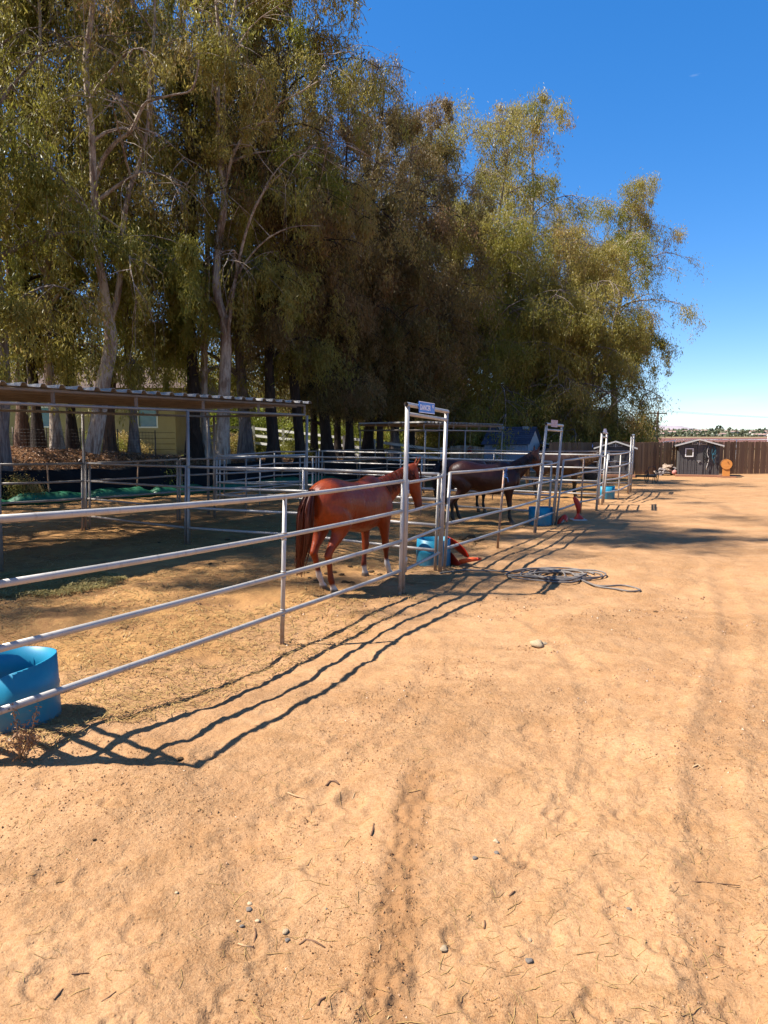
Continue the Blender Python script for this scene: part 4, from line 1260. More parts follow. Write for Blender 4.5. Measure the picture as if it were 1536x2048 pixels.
# tan fabric screen behind the far shelter with a red lantern
def screen():
    p = V(900, 945, 40); x1 = V(968, 945, 40).x - p.x
    zt_ = V(930, 893, 40).z
    n, m_ = 40, 8
    xs = np.linspace(0, x1, n); zs = np.linspace(0, zt_, m_)
    Z, X = np.meshgrid(zs, xs, indexing='ij')
    Yv = 0.07 * np.sin(X * 13) + 0.05 * fbm(X * 3, Z * 2, 4, 3)
    Z = Z + 0.06 * np.sin(X * 2.1) * (Z / zt_)
    ix = np.arange(n * m_).reshape(m_, n)
    q = np.stack([ix[:-1, :-1].ravel(), ix[:-1, 1:].ravel(), ix[1:, 1:].ravel(), ix[1:, :-1].ravel()], 1)
    M['reed'] = simple('straw_reed', (0.34, 0.24, 0.15), (0.16, 0.10, 0.06), 3, 0.9, stretch=(9, 9, 0.6))
    o = link('reed_screen', np_mesh('reed_screen', np.stack([X, Yv, Z], -1).reshape(-1, 3), q, True), M['reed'])
    o.location = (p.x, 40, 0); o.modifiers.new('s', 'SOLIDIFY').thickness = 0.02
    tag(o, 'straw-coloured reed screen left of the blue-grey garden shed', 'screen')
screen()
M['red_paint'] = simple('dull_red_rubber', (0.22, 0.02, 0.015), (0.15, 0.015, 0.012), 5, 0.5)
p = V(939.5, 904, 33)
t = empty('red_jolly_ball', p)
bm_ = MB()
n1, n2 = 9, 14
for i in range(n1 + 1):
    th = math.pi * i / n1
    for j in range(n2):
        a = 2 * math.pi * j / n2
        bm_.v.append((0.13 * math.sin(th) * math.cos(a), 0.13 * math.sin(th) * math.sin(a), 0.125 * math.cos(th)))
for i in range(n1):
    for j in range(n2):
        j2 = (j + 1) % n2
        bm_.f.append((i * n2 + j, (i + 1) * n2 + j, (i + 1) * n2 + j2, i * n2 + j2)); bm_.sm.append(True); bm_.mi.append(0)
bm_.build('ball', M['red_paint'], t)
MB().tube([Vector((-0.06, 0, 0.10)), Vector((-0.05, 0, 0.20)), Vector((0, 0, 0.235)), Vector((0.05, 0, 0.20)), Vector((0.06, 0, 0.10))], 0.02, 8).build('handle', M['red_paint'], t)
MB().tube([Vector((0, 0, 0.22)), Vector((0.05, 0.3, 2.47 - p.z))], 0.008, 5).build('rope', M['strap_white'], t)
tag(t, 'red horse ball with a handle hanging under the farther shelter', 'ball')

# --- utility pole with wires
M['pole'] = simple('creosoted_pole', (0.10, 0.065, 0.045), (0.065, 0.043, 0.03), 3, 0.9, stretch=(6, 6, 0.6))
Yp = 95.0
b = V(1313, 893, Yp); top = V(1313, 823, Yp)
t = empty('utility_pole', (b.x, Yp, -1)); o = t.location
MB().tube([Vector((0, 0, 0)), Vector((0, 0, top.z + 1))], [0.2, 0.15], 10).build('pole', M['pole'], t)
zt_ = top.z + 1
MB().box((0, -0.2, zt_ - 0.25), (2.2, 0.12, 0.14)).build('crossarm', M['pole'], t)
MB().box((0.35, -0.25, zt_ - 1.0), (0.16, 0.3, 0.5)).build('fuse_box', M['shed_trim'], t)
for x in (-1.0, -0.5, 0.5, 1.0):
    MB().tube([Vector((x, -0.2, zt_ - 0.18)), Vector((x, -0.2, zt_ + 0.12))], [0.06, 0.035], 6).build('insulator', M['white_paint'], t)
MB().box((-0.4, -0.22, zt_ - 0.9), (0.6, 0.08, 0.08)).build('bracket', M['pole'], t)
MB().tube([Vector((-0.3, -0.25, zt_ - 0.9)), Vector((-0.3, -0.3, zt_ - 1.7)), Vector((-0.1, -0.25, zt_ - 2.1))], 0.03, 5).build('drop_wire', M['wire'], t)
tag(t, 'wooden utility pole rising behind the board fence', 'utility pole')
for k, x in enumerate((-1.0, 1.0)):
    a = Vector((b.x + x, Yp - 0.2, top.z + 0.1))
    e1 = Vector((b.x + x - 60, Yp + 14, top.z - 0.4)); e2 = Vector((b.x + x + 80, Yp - 6, top.z + 0.1))
    pts = [a.lerp(e1, f / 10) + Vector((0, 0, -1.6 * 4 * (f / 10) * (1 - f / 10))) for f in range(10, -1, -1)] + [a.lerp(e2, f / 10) + Vector((0, 0, -1.6 * 4 * (f / 10) * (1 - f / 10))) for f in range(1, 11)]
    tag(MB().tube(pts, 0.012, 4, caps=False).build('power_line', M['wire']), 'thin power line strung from the utility pole' , 'power line', 'power lines on the utility pole')
# ================================================================ TREES
def leaves_mesh(name, P, tint, L, Wd, droop, seed):
    """diamond leaves hanging at the points P"""
    g = np.random.default_rng(seed)
    n = len(P)
    d = np.stack([g.normal(0, droop, n), g.normal(0, droop, n), -np.ones(n) + g.normal(0, 0.35, n)], 1)
    d /= np.linalg.norm(d, axis=1)[:, None]
    a = g.normal(size=(n, 3)); w = np.cross(d, a); w /= np.linalg.norm(w, axis=1)[:, None] + 1e-9
    l = (L * g.uniform(0.6, 1.35, n))[:, None]; ww = (Wd * g.uniform(0.6, 1.3, n))[:, None]
    nn = np.cross(d, w)
    v = np.stack([P, P + d * l * 0.45 + w * ww * 0.5 + nn * l * 0.06, P + d * l, P + d * l * 0.45 - w * ww * 0.5 + nn * l * 0.06], 1).reshape(-1, 3)
    q = np.arange(4 * n).reshape(n, 4)
    t4 = np.repeat(np.clip(tint + g.normal(0, 0.10, n), 0, 1), 4)
    return np_mesh(name, v, q, False, {'tint': ('POINT', 'FLOAT', t4)})

def rand_unit_xy(g): 
    a = g.uniform(0, 2 * math.pi); return Vector((math.cos(a), math.sin(a), 0))
def grow(seed, height, spread, r0, cs=0.25, nleaf=60000, nlimb=20, lean=(0, 0), L=0.185, Wd=0.044, fork=None, clump=0.46, profile=None, tilt=0.9, top_thin=1.0, stems=None, tintc=0.42, front=None, zmin_f=0.0):
    """trunk + limbs as one mesh, foliage as another; stems: given trunk paths [(points, r0, r1)]"""
    g = random.Random(seed); gn = np.random.default_rng(seed)
    wood = MB()
    if stems is None:
        pts = []
        x = y_ = 0.0; vx, vy = g.uniform(-.03, .03), g.uniform(-.03, .03)
        n = 16
        for i in range(n):
            f = i / (n - 1)
            pts.append(Vector((x + lean[0] * f ** 1.5 * height, y_ + lean[1] * f ** 1.5 * height, f * height - (0.25 if i == 0 else 0))))
            vx += g.uniform(-.09, .09); vy += g.uniform(-.09, .09); vx *= 0.85; vy *= 0.85
            x += vx * height / n; y_ += vy * height / n
        rad = [r0 * (1.6 if i == 0 else g.uniform(0.92, 1.08)) * (1 - (i / (n - 1)) ** 0.85 * 0.93) for i in range(n)]
        stems = [(pts, rad)]
    centres, weights, tints, tight = [], [], [], []
    for (pts, rad) in stems:
        wood.tube(pts, rad, 10 if rad[0] > 0.08 else 7, caps=False)
    zmax = max(p.z for s in stems for p in s[0]); zmin = min(p.z for s in stems for p in s[0])
    def on_stem(z):
        cands = []
        for (pts, rad) in stems:
            for i in range(len(pts) - 1):
                if min(pts[i].z, pts[i + 1].z) <= z <= max(pts[i].z, pts[i + 1].z):
                    f = (z - pts[i].z) / max(pts[i + 1].z - pts[i].z, 1e-6)
                    cands.append((pts[i].lerp(pts[i + 1], f), rad[i] * (1 - f) + rad[i + 1] * f))
        return g.choice(cands) if cands else (stems[0][0][-1], stems[0][1][-1])
    prof = profile or (lambda f: 0.35 + 0.75 * math.sin(math.pi * min(1, (f * 0.8 + 0.18))) )
    az = g.uniform(0, 6.28)
    for k in range(nlimb):
        f = (k + g.uniform(0.1, 0.9)) / nlimb
        z = zmin + height * (cs + (0.97 - cs) * f)
        base, br = on_stem(min(z, zmax - 0.05))
        az += 2.4 + g.uniform(-.5, .5)
        ln = spread * prof(f) * g.uniform(0.7, 1.2)
        el = R(g.uniform(25, 62)) if f < 0.85 else R(g.uniform(50, 80))
        dirv = Vector((math.cos(az) * math.cos(el), math.sin(az) * math.cos(el), math.sin(el)))
        p = base.copy(); pts = [p.copy()]; ns = 7
        for i in range(ns):
            dirv = (dirv + Vector((g.uniform(-.22, .22), g.uniform(-.22, .22), g.uniform(-.22, .10) - 0.05 * i * tilt))).normalized()
            p = p + dirv * (ln / ns); pts.append(p.copy())
        r_ = min(br * 0.6, 0.028 * ln + 0.015)
        wood.tube(pts, [max(r_ * (1 - i / (ns + 0.5)), 0.008) for i in range(ns + 1)], 6, caps=False)
        tl = min(1.0, max(0.0, g.gauss(tintc - 0.08, 0.20))); wl = g.lognormvariate(0, 0.55)
        for i in range(2, ns + 1):
            nsub = 2 if i < ns else 3
            for _ in range(nsub):
                sl = ln * g.uniform(0.16, 0.36) + 0.3
                sd = (rand_unit_xy(g) * 0.9 + dirv * 0.5 + Vector((0, 0, g.uniform(-.35, .45)))).normalized()
                q = pts[i].copy(); sp = [q.copy()]
                for j in range(3):
                    sd = (sd + Vector((g.uniform(-.2, .2), g.uniform(-.2, .2), -0.24))).normalized()
                    q = q + sd * (sl / 3); sp.append(q.copy())
                wood.tube(sp, [0.018, 0.013, 0.009, 0.005], 4, caps=False)
                tt = min(1, max(0, tl + g.gauss(0, 0.13)))
                if g.random() < 0.28: continue
                for j in (1, 2, 3):
                    centres.append(sp[j]); weights.append((0.5 + 0.4 * j) * wl); tints.append(tt); tight.append(1.0)
                # hanging tress
                if g.random() < 0.6:
                    dl = g.uniform(0.7, 2.0); e = sp[-1]; sw = Vector((g.uniform(-.2, .2), g.uniform(-.2, .2), 0))
                    nt_ = int(dl / 0.28)
                    for j in range(nt_):
                        centres.append(e + sw * (j / nt_) - Vector((0, 0, 0.28 * (j + 0.6)))); weights.append(0.42 * wl); tints.append(tt); tight.append(0.5)
                    wood.tube([e, e + sw - Vector((0, 0, dl))], [0.006, 0.003], 3, caps=False)
    C_ = np.array([tuple(c) for c in centres]); Wt = np.array(weights)
    if zmin_f: Wt = Wt * (C_[:, 2] > zmin_f * height)
    if front is not None: Wt = Wt * np.where((C_[:, 1] < front) & (gn.random(len(Wt)) < 0.85), 0.0, 1.0)
    Wt = Wt * gn.lognormal(0, 0.75, len(Wt)) * (gn.random(len(Wt)) > 0.22)
    cnt = (Wt / Wt.sum() * nleaf).astype(int)
    rep = np.repeat(np.arange(len(C_)), cnt)
    off = gn.normal(size=(len(rep), 3)) * np.array([clump * 0.52, clump * 0.52, clump * 0.62])
    off[:, 2] -= clump * 0.25
    cl = (gn.uniform(0.55, 1.25, len(C_)) * np.array(tight))[rep][:, None]
    P = C_[rep] + off * cl
    tint = np.array(tints)[rep]
    return wood, leaves_mesh('crown', P, tint, L, Wd, 0.55, seed + 5)

def place_tree(name, wood_me, crown_me, loc, rz, sc, label, bark, leafm=None, group='gum trees along the bank', cat='tree', scz=None):
    t = empty(name, loc, rz)
    t.scale = (sc, sc, scz or sc)
    a = bpy.data.objects.new('trunk', wood_me); col.objects.link(a); a.parent = t
    a.material_slots[0].link = 'OBJECT'; a.material_slots[0].material = M[bark]
    b = bpy.data.objects.new('crown', crown_me); col.objects.link(b); b.parent = t
    b.material_slots[0].link = 'OBJECT'; b.material_slots[0].material = M[leafm or 'leaf']
    tag(t, label, cat, group)
    return t
VAR = []
specs = [  # seed height spread r0 crown_start leaves limbs
    dict(seed=21, height=20, spread=5.2, r0=0.30, cs=0.22, nleaf=48000, nlimb=22, zmin_f=0.2),
    dict(seed=22, height=20, spread=4.4, r0=0.26, cs=0.16, nleaf=48000, nlimb=24, tintc=0.55, zmin_f=0.17),
    dict(seed=23, height=20, spread=5.0, r0=0.34, cs=0.10, nleaf=58000, nlimb=28, clump=0.52, tintc=0.5, zmin_f=0.13),
    dict(seed=24, height=20, spread=3.9, r0=0.30, cs=0.32, nleaf=74000, nlimb=40, clump=0.52, tilt=0.5, lean=(0.13, 0), tintc=0.35),
    dict(seed=26, height=12, spread=4.8, r0=0.22, cs=0.04, nleaf=62000, nlimb=30, clump=0.55, tintc=0.35, profile=lambda f: 0.75 + 0.45 * math.sin(math.pi * f) - 0.25 * f),
    dict(seed=25, height=20, spread=3.8, r0=0.20, cs=0.17, nleaf=32000, nlimb=22, tintc=0.5),
    dict(seed=27, height=13, spread=4.8, r0=0.22, cs=0.20, nleaf=62000, nlimb=30, clump=0.52, tintc=0.5, zmin_f=0.19, profile=lambda f: 0.8 + 0.4 * math.sin(math.pi * f) - 0.3 * f),
]
for s in specs:
    w, c = grow(**s)
    wm = w.mesh('trunk'); wm.materials.append(M['bark_pale']); c.materials.append(M['leaf'])
    VAR.append((wm, c))

# --- hero tree A: pale forked gum behind the near shelter
def path(pxs, Y, r0, r1, o, dy=0.0):
    n = len(pxs)
    pts = [V(x, y_, Y + dy * i / max(n - 1, 1)) - o for i, (x, y_) in enumerate(pxs)]
    # smooth subdivision
    out = []
    for i in range(n - 1):
        for k in range(3):
            f = k / 3
            p0_, p1_, p2_, p3_ = pts[max(i - 1, 0)], pts[i], pts[i + 1], pts[min(i + 2, n - 1)]
            out.append(0.5 * ((2 * p1_) + (p2_ - p0_) * f + (2 * p0_ - 5 * p1_ + 4 * p2_ - p3_) * f * f + (3 * p1_ - p0_ - 3 * p2_ + p3_) * f ** 3))
    out.append(pts[-1])
    m = len(out)
    return out, [r0 + (r1 - r0) * (i / (m - 1)) for i in range(m)]
def hero(name, base_px, Y, strands, seed, label, bark, **kw):
    b = V(*base_px, Y); o = Vector((b.x, Y, Hs(b.x, Y)))
    stems = [path(px, Y, a, c, o, dy) for (px, a, c, dy) in strands]
    zt = max(p.z for s in stems for p in s[0])
    w, c = grow(seed, zt, kw.pop('spread', 5.0), 0.3, stems=stems, **kw)
    wm = w.mesh('trunk'); wm.materials.append(M[bark]); c.materials.append(M['leaf'])
    return place_tree(name, wm, c, o, 0, 1, label, bark)
hero('gum_tree', (188, 900), 25.5, [
    ([(184, 905), (196, 840), (208, 760), (222, 690), (217, 640)], 0.29, 0.21, 0),
    ([(217, 642), (210, 585), (194, 500), (190, 400), (187, 362), (182, 250), (171, 130), (182, 40), (192, -60), (186, -180), (196, -300), (190, -440), (200, -580)], 0.165, 0.03, -1.2),
    ([(217, 642), (234, 600), (243, 520), (249, 430), (262, 370), (278, 330), (296, 250), (300, 150), (310, 40), (306, -80), (318, -240)], 0.12, 0.025, 1.2),
    ([(188, 368), (206, 318), (236, 280), (262, 262), (286, 212), (306, 200), (345, 190), (385, 178), (398, 120)], 0.085, 0.02, -1.5),
    ], 61, 'tall pale forked gum tree rising behind the near shelter roof', 'bark_pale', cs=0.26, nleaf=44000, nlimb=26, spread=5.0, front=-0.4)
hero('gum_tree', (446, 930), 29.0, [
    ([(447, 935), (446, 860), (448, 790), (452, 700), (450, 640)], 0.30, 0.20, 0),
    ([(450, 642), (433, 580), (436, 500), (447, 420), (449, 385)], 0.17, 0.14, 0),
    ([(449, 387), (438, 320), (436, 200), (438, 90), (432, -20), (436, -150), (430, -300), (436, -450)], 0.10, 0.025, -1.0),
    ([(449, 387), (446, 290), (450, 180), (456, 80), (470, 10), (480, -90), (476, -210), (486, -380)], 0.10, 0.025, 1.0),
    ([(452, 700), (463, 610), (478, 520), (500, 440), (530, 380), (565, 345)], 0.085, 0.02, -2.0),
    ([(449, 387), (464, 315), (492, 268), (532, 240), (562, 205), (598, 186), (640, 160)], 0.07, 0.018, -1.5),
    ([(449, 640), (470, 560), (520, 490), (580, 455), (640, 452)], 0.05, 0.014, -2.5),
    ], 62, 'tall pale gum with twisted double trunk at the shelter corner', 'bark_pale', cs=0.24, nleaf=46000, nlimb=26, spread=5.4, front=-0.4)

trees = [  # pixel x of the trunk, distance, height, variant, rotation, bark, label
    (10, 22.8, 22, 5, 0.3, 'bark_grey', 'grey-barked gum at the left edge beside the leafy bank'),
    (52, 28.5, 24, 5, 1.7, 'bark_brown', 'thick brown-barked gum just left of the white trunk'),
    (84, 28.0, 22, 5, 2.6, 'bark_dark', 'dark trunk standing before the beige house wall, left of the white trunk'),
    (122, 27.8, 21, 5, 4.0, 'bark_pale', 'white flaking gum trunk in front of the beige house'),
    (152, 30.5, 23, 5, 5.2, 'bark_dark', 'black trunk just right of the white flaking trunk'),
    (224, 30.0, 22, 5, 0.9, 'bark_brown', 'reddish trunk right of the tall forked gum'),
    (273, 30.0, 20, 5, 2.1, 'bark_grey', 'slim grey trunk behind the middle of the near shelter'),
    (392, 31.0, 21, 0, 3.3, 'bark_dark', 'thick dark trunk behind the shelter corner post'),
    (417, 31.5, 21, 5, 4.6, 'bark_pale', 'slim white trunk seen through the near shelter corner'),
    (494, 33.0, 23, 1, 5.7, 'bark_grey', 'stout grey trunk right of the twisted double gum'),
    (549, 32.0, 20.5, 0, 1.1, 'bark_dark', 'straight black trunk crossing the white rail fence'),
    (606, 33.0, 19, 3, 2.2, 'bark_dark', 'dark tree behind the end of the near shelter roof'),
    (658, 36.5, 18.5, 2, 3.9, 'bark_dark', 'dark tree above the chestnut horse, left of a thicker trunk'),
    (698, 38.5, 18.5, 1, 4.9, 'bark_dark', 'thick dark tree left of the farther shelter'),
    (733, 42.0, 20.5, 2, 0.4, 'bark_dark', 'dark tree at the left post of the farther shelter'),
    (790, 43.0, 20.5, 0, 1.9, 'bark_grey', 'tall drooping gum behind the DANCER sign'),
    (842, 49.0, 22.0, 2, 2.9, 'bark_dark', 'dark-trunked gum above the farther shelter'),
    (868, 52.0, 23.0, 1, 3.6, 'bark_dark', 'slim dark gum right of the sign arch, behind the shelter'),
    (925, 53.0, 23.5, 2, 5.0, 'bark_grey', 'bushy golden gum behind the red ball'),
    (975, 56.0, 24.5, 2, 0.2, 'bark_grey', 'bushy gum behind the garden shed roof'),
    (1045, 58.0, 28.5, 1, 1.4, 'bark_grey', 'tallest gum behind the garden shed, with a thin pointed top'),
    (628, 38.0, 13.0, 6, 1.2, 'bark_dark', 'low drooping rusty gum above the white fence, right of the shelter end'),
    (678, 40.5, 13.5, 6, 2.9, 'bark_dark', 'low drooping rusty gum over the chestnut horse back'),
    (762, 40.0, 13.5, 6, 4.1, 'bark_dark', 'low drooping rusty gum over the left end of the farther shelter'),
    (822, 43.5, 14.0, 6, 5.3, 'bark_dark', 'low drooping rusty gum right above the DANCER sign'),
    (905, 45.5, 10.0, 4, 0.7, 'bark_grey', 'low bushy gum behind the roof of the farther shelter'),
    (965, 47.0, 15.0, 4, 2.0, 'bark_grey', 'bushy olive gum left of the garden shed'),
    (1020, 47.5, 14.5, 4, 3.1, 'bark_grey', 'rounded olive gum over the garden shed gable'),
    (1115, 47.0, 13.5, 4, 4.4, 'bark_grey', 'rounded olive gum over the metal frame'),
    (1160, 47.5, 12.5, 4, 5.5, 'bark_grey', 'dense olive gum left of the third gate arch'),
    (1140, 50.0, 9.0, 4, 0.9, 'bark_grey', 'low dense gum drooping beside the lime-green tree'),
    (1090, 51.0, 17.0, 2, 2.5, 'bark_grey', 'low wide gum above the second gate arch'),
    (1228, 51.0, 20.0, 3, 0.0, 'bark_pale', 'open pale-limbed gum leaning over the far sheds'),
    (1165, 54.0, 16.0, 2, 4.2, 'bark_grey', 'low dark gum behind the charcoal shed of the far gates'),
]
for (px, Y, h, v, rz, bark, lab) in trees:
    X = (px - 768) / FPX * Y * 1.006
    s = h / {4: 12.0, 6: 13.0}.get(v, 20.0)
    place_tree('gum_tree', *VAR[v], (X, Y, Hs(X, Y)), rz, s, lab, bark, 'leaf_brown' if px in (606, 658, 698, 733, 790, 842, 628, 678, 762, 822) else None)
# gums beyond the left edge, whose shade falls over the pens
for i, (x, y_, h, v) in enumerate([(-14.6, 16.0, 29, 0), (-17.8, 12.4, 25, 1), (-19.5, 7.5, 24, 5), (-16.5, 19.5, 29, 5)]):
    place_tree('gum_tree', *VAR[v], (x, y_, Hs(x, y_)), 1.3 * i, h / 20.0,
               'tall gum beyond the left edge of the view, shading the pens', 'bark_pale')
# lime-green trees and bushes behind
def bush_mesh(seed, n, rx, rz, L, Wd, lumps=26):
    g = np.random.default_rng(seed)
    c = g.normal(size=(lumps, 3)); c /= np.linalg.norm(c, axis=1)[:, None]
    c = c * g.uniform(0.35, 1.0, (lumps, 1)) * np.array([rx, rx, rz]); c[:, 2] = np.abs(c[:, 2]) * 1.25 + 0.1 * rz
    k = g.integers(0, lumps, n)
    P = c[k] + g.normal(size=(n, 3)) * np.array([rx, rx, rz]) * 0.20
    P[:, 2] = np.maximum(P[:, 2], 0.03)
    m = MB(); gg = random.Random(seed)
    for i in range(lumps):
        m.tube([Vector((gg.uniform(-.1, .1) * rx, gg.uniform(-.1, .1) * rx, 0)), Vector(c[i] * 0.5), Vector(c[i])], [0.045 * rx / 1.5, 0.03 * rx / 1.5, 0.01], 5, caps=False)
    return m.mesh('stem'), leaves_mesh('foliage', P, g.uniform(0, 1, lumps)[k], L, Wd, 0.9, seed)
BV = [bush_mesh(81, 16000, 2.4, 2.6, 0.13, 0.06), bush_mesh(82, 9000, 1.3, 1.0, 0.10, 0.05), bush_mesh(83, 36000, 6.4, 7.6, 0.24, 0.10, 60)]
for (a, b) in BV: a.materials.append(M['bark_dark']); b.materials.append(M['leaf_lime'])
def bush(name, x, y_, s, v, label, group, leafm='leaf_lime', rz=0.0, cat='bush'):
    t = empty(name, (x, y_, Hs(x, y_)), rz); t.scale = (s, s, s)
    a = bpy.data.objects.new('stem', BV[v][0]); col.objects.link(a); a.parent = t
    b = bpy.data.objects.new('foliage', BV[v][1]); col.objects.link(b); b.parent = t
    b.material_slots[0].link = 'OBJECT'; b.material_slots[0].material = M[leafm]
    tag(t, label, cat, group)
for i, (px, Y, s, lab) in enumerate([
        (420, 56, 1.7, 'sunlit lime-green tree glimpsed beside the twisted double gum'), (345, 60, 1.6, 'sunlit lime-green tree behind the dark trunk over the shelter'),
        (545, 58, 1.35, 'sunlit green bush above the white fence, by the black trunk'), (640, 60, 1.1, 'green bush behind the white fence, over the shelter end'),
        (790, 58, 1.15, 'yellow-green bush under the farther shelter roof, left post'), (888, 55, 1.45, 'yellow-green bush under the farther shelter, right of the sign arch'),
        (935, 56, 1.3, 'yellow-green bush left of the reed screen'), (715, 60, 1.2, 'green bush beyond the thick dark trunks'),
        (1256, 47, 1.1, 'bright lime-green tree behind the charcoal shed'), (1190, 64, 1.4, 'lime-green tree behind the third gate arch')]):
    X = (px - 768) / FPX * Y
    bush('lime_tree', X, Y, s, 0, lab, 'lime-green trees and bushes beyond the bank', rz=i * 1.3, cat='tree' if 'tree' in lab else 'bush')
for i, (px, Y, s, lab) in enumerate([
        (208, 34, 0.75, 'small bright green shrub at the foot of the reddish trunk'), (40, 21.5, 0.55, 'low olive shrub on the leafy bank by the grey trunk'),
        (335, 26, 0.6, 'low green shrub left of the white gate'), (470, 35, 0.8, 'low olive shrub before the white fence, by the stout trunk'),
        (590, 38, 0.8, 'low olive shrub before the white fence, right of the black trunk'), (250, 37, 0.8, 'low green shrub beside the air conditioner')]):
    X = (px - 768) / FPX * Y
    bush('low_shrub', X, Y, s, 1, lab, 'low shrubs on the bank', 'leaf' if i % 2 else 'leaf_lime', rz=i)
# distant green trees closing the view between the trunks
for i, (px, Y, s) in enumerate([(-90, 66, 1.1), (20, 64, 1.05), (130, 66, 1.15), (250, 64, 1.05), (370, 68, 1.1), (490, 70, 1.05), (610, 72, 1.0), (720, 76, 0.95), (830, 78, 0.85), (930, 84, 0.8), (1040, 86, 0.75), (1120, 90, 0.6)]):
    X = (px - 768) / FPX * Y
    bush('background_tree', X, Y, s, 2, 'dusky green tree far behind the gums, glimpsed between the trunks', 'background trees behind the gums', 'leaf', rz=i * 0.9, cat='tree')
# broken stub of the thick dark trunk, bark strips: leaf litter on the bank
g = np.random.default_rng(4)
n = 26000
tt = g.uniform(-9, 34, n); ss = g.uniform(0.4, 9.5, n) * g.uniform(0.3, 1, n) + 0.3
x = LP0.x + LU.x * tt + LN.x * ss; y_ = LP0.y + LU.y * tt + LN.y * ss
z = H(x, y_) + 0.02 + g.random(n) * 0.05
d = g.normal(size=(n, 3)); d[:, 2] *= 0.5; d /= np.linalg.norm(d, axis=1)[:, None]
w = np.cross(d, g.normal(size=(n, 3))); w /= np.linalg.norm(w, axis=1)[:, None]
P = np.stack([x, y_, z], 1); Ls = g.uniform(0.06, 0.16, (n, 1))
v = np.stack([P - d * Ls / 2, P + w * Ls * 0.17, P + d * Ls / 2, P - w * Ls * 0.17], 1).reshape(-1, 3)
me = np_mesh('leaf_litter', v, np.arange(4 * n).reshape(n, 4), False, {'tint': ('POINT', 'FLOAT', np.repeat(g.random(n), 4))})
tag(link('leaf_litter', me, M['leaf_dry']), 'brown leaf litter covering the bank under the gums', 'leaf litter', kind='stuff')
# dry brush on the face of the bank
n = 9000
tt = g.uniform(-8, 9, n); ss = g.uniform(0.6, 3.4, n)
x = LP0.x + LU.x * tt + LN.x * ss; y_ = LP0.y + LU.y * tt + LN.y * ss
P = np.stack([x, y_, H(x, y_) + g.random(n) * 0.55 * (0.4 + 0.8 * (vnoise(x * 1.2, y_ * 1.2, 3) + 0.5))], 1)
me = leaves_mesh('dry_brush', P, g.random(n), 0.14, 0.04, 1.2, 9)
tag(link('dry_brush', me, M['leaf_dry']), 'dry brown brush on the face of the bank', 'brush', kind='stuff')
# ================================================================ HORSES
def loft(m, st, n=20):
    """st: (centre, side, up, half width, half height up, half height down)"""
    vs = []
    for (c, s, u, w, hu, hd) in st:
        for k in range(n):
            a = 2 * math.pi * k / n
            ca, sa = math.cos(a), math.sin(a)
            vs.append(Vector(c) + Vector(s) * (w * ca) + Vector(u) * ((hu if sa > 0 else hd) * sa))
    fs = []
    for i in range(len(st) - 1):
        for k in range(n):
            k2 = (k + 1) % n
            fs.append((i * n + k, i * n + k2, (i + 1) * n + k2, (i + 1) * n + k))
    fs += [tuple(reversed(range(n))), tuple((len(st) - 1) * n + k for k in range(n))]
    m.add(vs, fs, True)
def bend(pts, k=4):
    n = len(pts); out = []
    for i in range(n - 1):
        for j in range(k):
            f = j / k
            a, b, c, d = pts[max(i - 1, 0)], pts[i], pts[i + 1], pts[min(i + 2, n - 1)]
            out.append(tuple(0.5 * ((2 * b[q]) + (c[q] - a[q]) * f + (2 * a[q] - 5 * b[q] + 4 * c[q] - d[q]) * f * f + (3 * b[q] - a[q] - 3 * c[q] + d[q]) * f ** 3) for q in range(len(b))))
    out.append(tuple(pts[-1])); return out
def coat_mat(name, rough=0.42):
    n = NT(name, rough, 0.30)
    c = n.attr('coat', 'Color')
    f = n.noise(n.pos((1, 1, 1), True), 26, 5, 0.7)
    n.color(n.mix(n.rng(f, 0.35, 0.7, 0.0, 0.28), c, (0.01, 0.005, 0.003)))
    n.normal(n.bump(n.noise(n.pos((3, 3, 14), True), 30, 4, 0.7), 0.15, 0.004, n.bump(n.noise(n.pos((1, 1.4, 0.7), True), 6.5, 3, 0.5, 0.6), 0.55, 0.035)))
    return n.m
M['coat'] = coat_mat('short_horse_coat')
M['eye'] = simple('dark_eye', (0.006, 0.004, 0.003), None, 4, 0.08, 0.6)
def hair_mat(name, a, b):
    n = NT(name, 0.5, 0.35)
    n.color(n.mix(n.attr('tint'), a, b))
    return n.m
def ribbons(name, strands, mat, parent, seed):
    """strands: lists of (point, width)"""
    g = np.random.default_rng(seed)
    V_, Q_, T_ = [], [], []
    k = 0
    for st in strands:
        t = g.random()
        side = Vector(g.normal(size=3)).normalized()
        for i, (p, w) in enumerate(st):
            d = (st[min(i + 1, len(st) - 1)][0] - st[max(i - 1, 0)][0])
            s = d.cross(side); s = s.normalized() if s.length > 1e-6 else side
            V_ += [tuple(p - s * w / 2), tuple(p + s * w / 2)]; T_ += [t, t]
            if i: Q_.append((k + 2 * i - 2, k + 2 * i - 1, k + 2 * i + 1, k + 2 * i))
        k += 2 * len(st)
    me = np_mesh(name, np.array(V_), np.array(Q_), True, {'tint': ('POINT', 'FLOAT', np.array(T_))})
    return link(name, me, mat, parent)
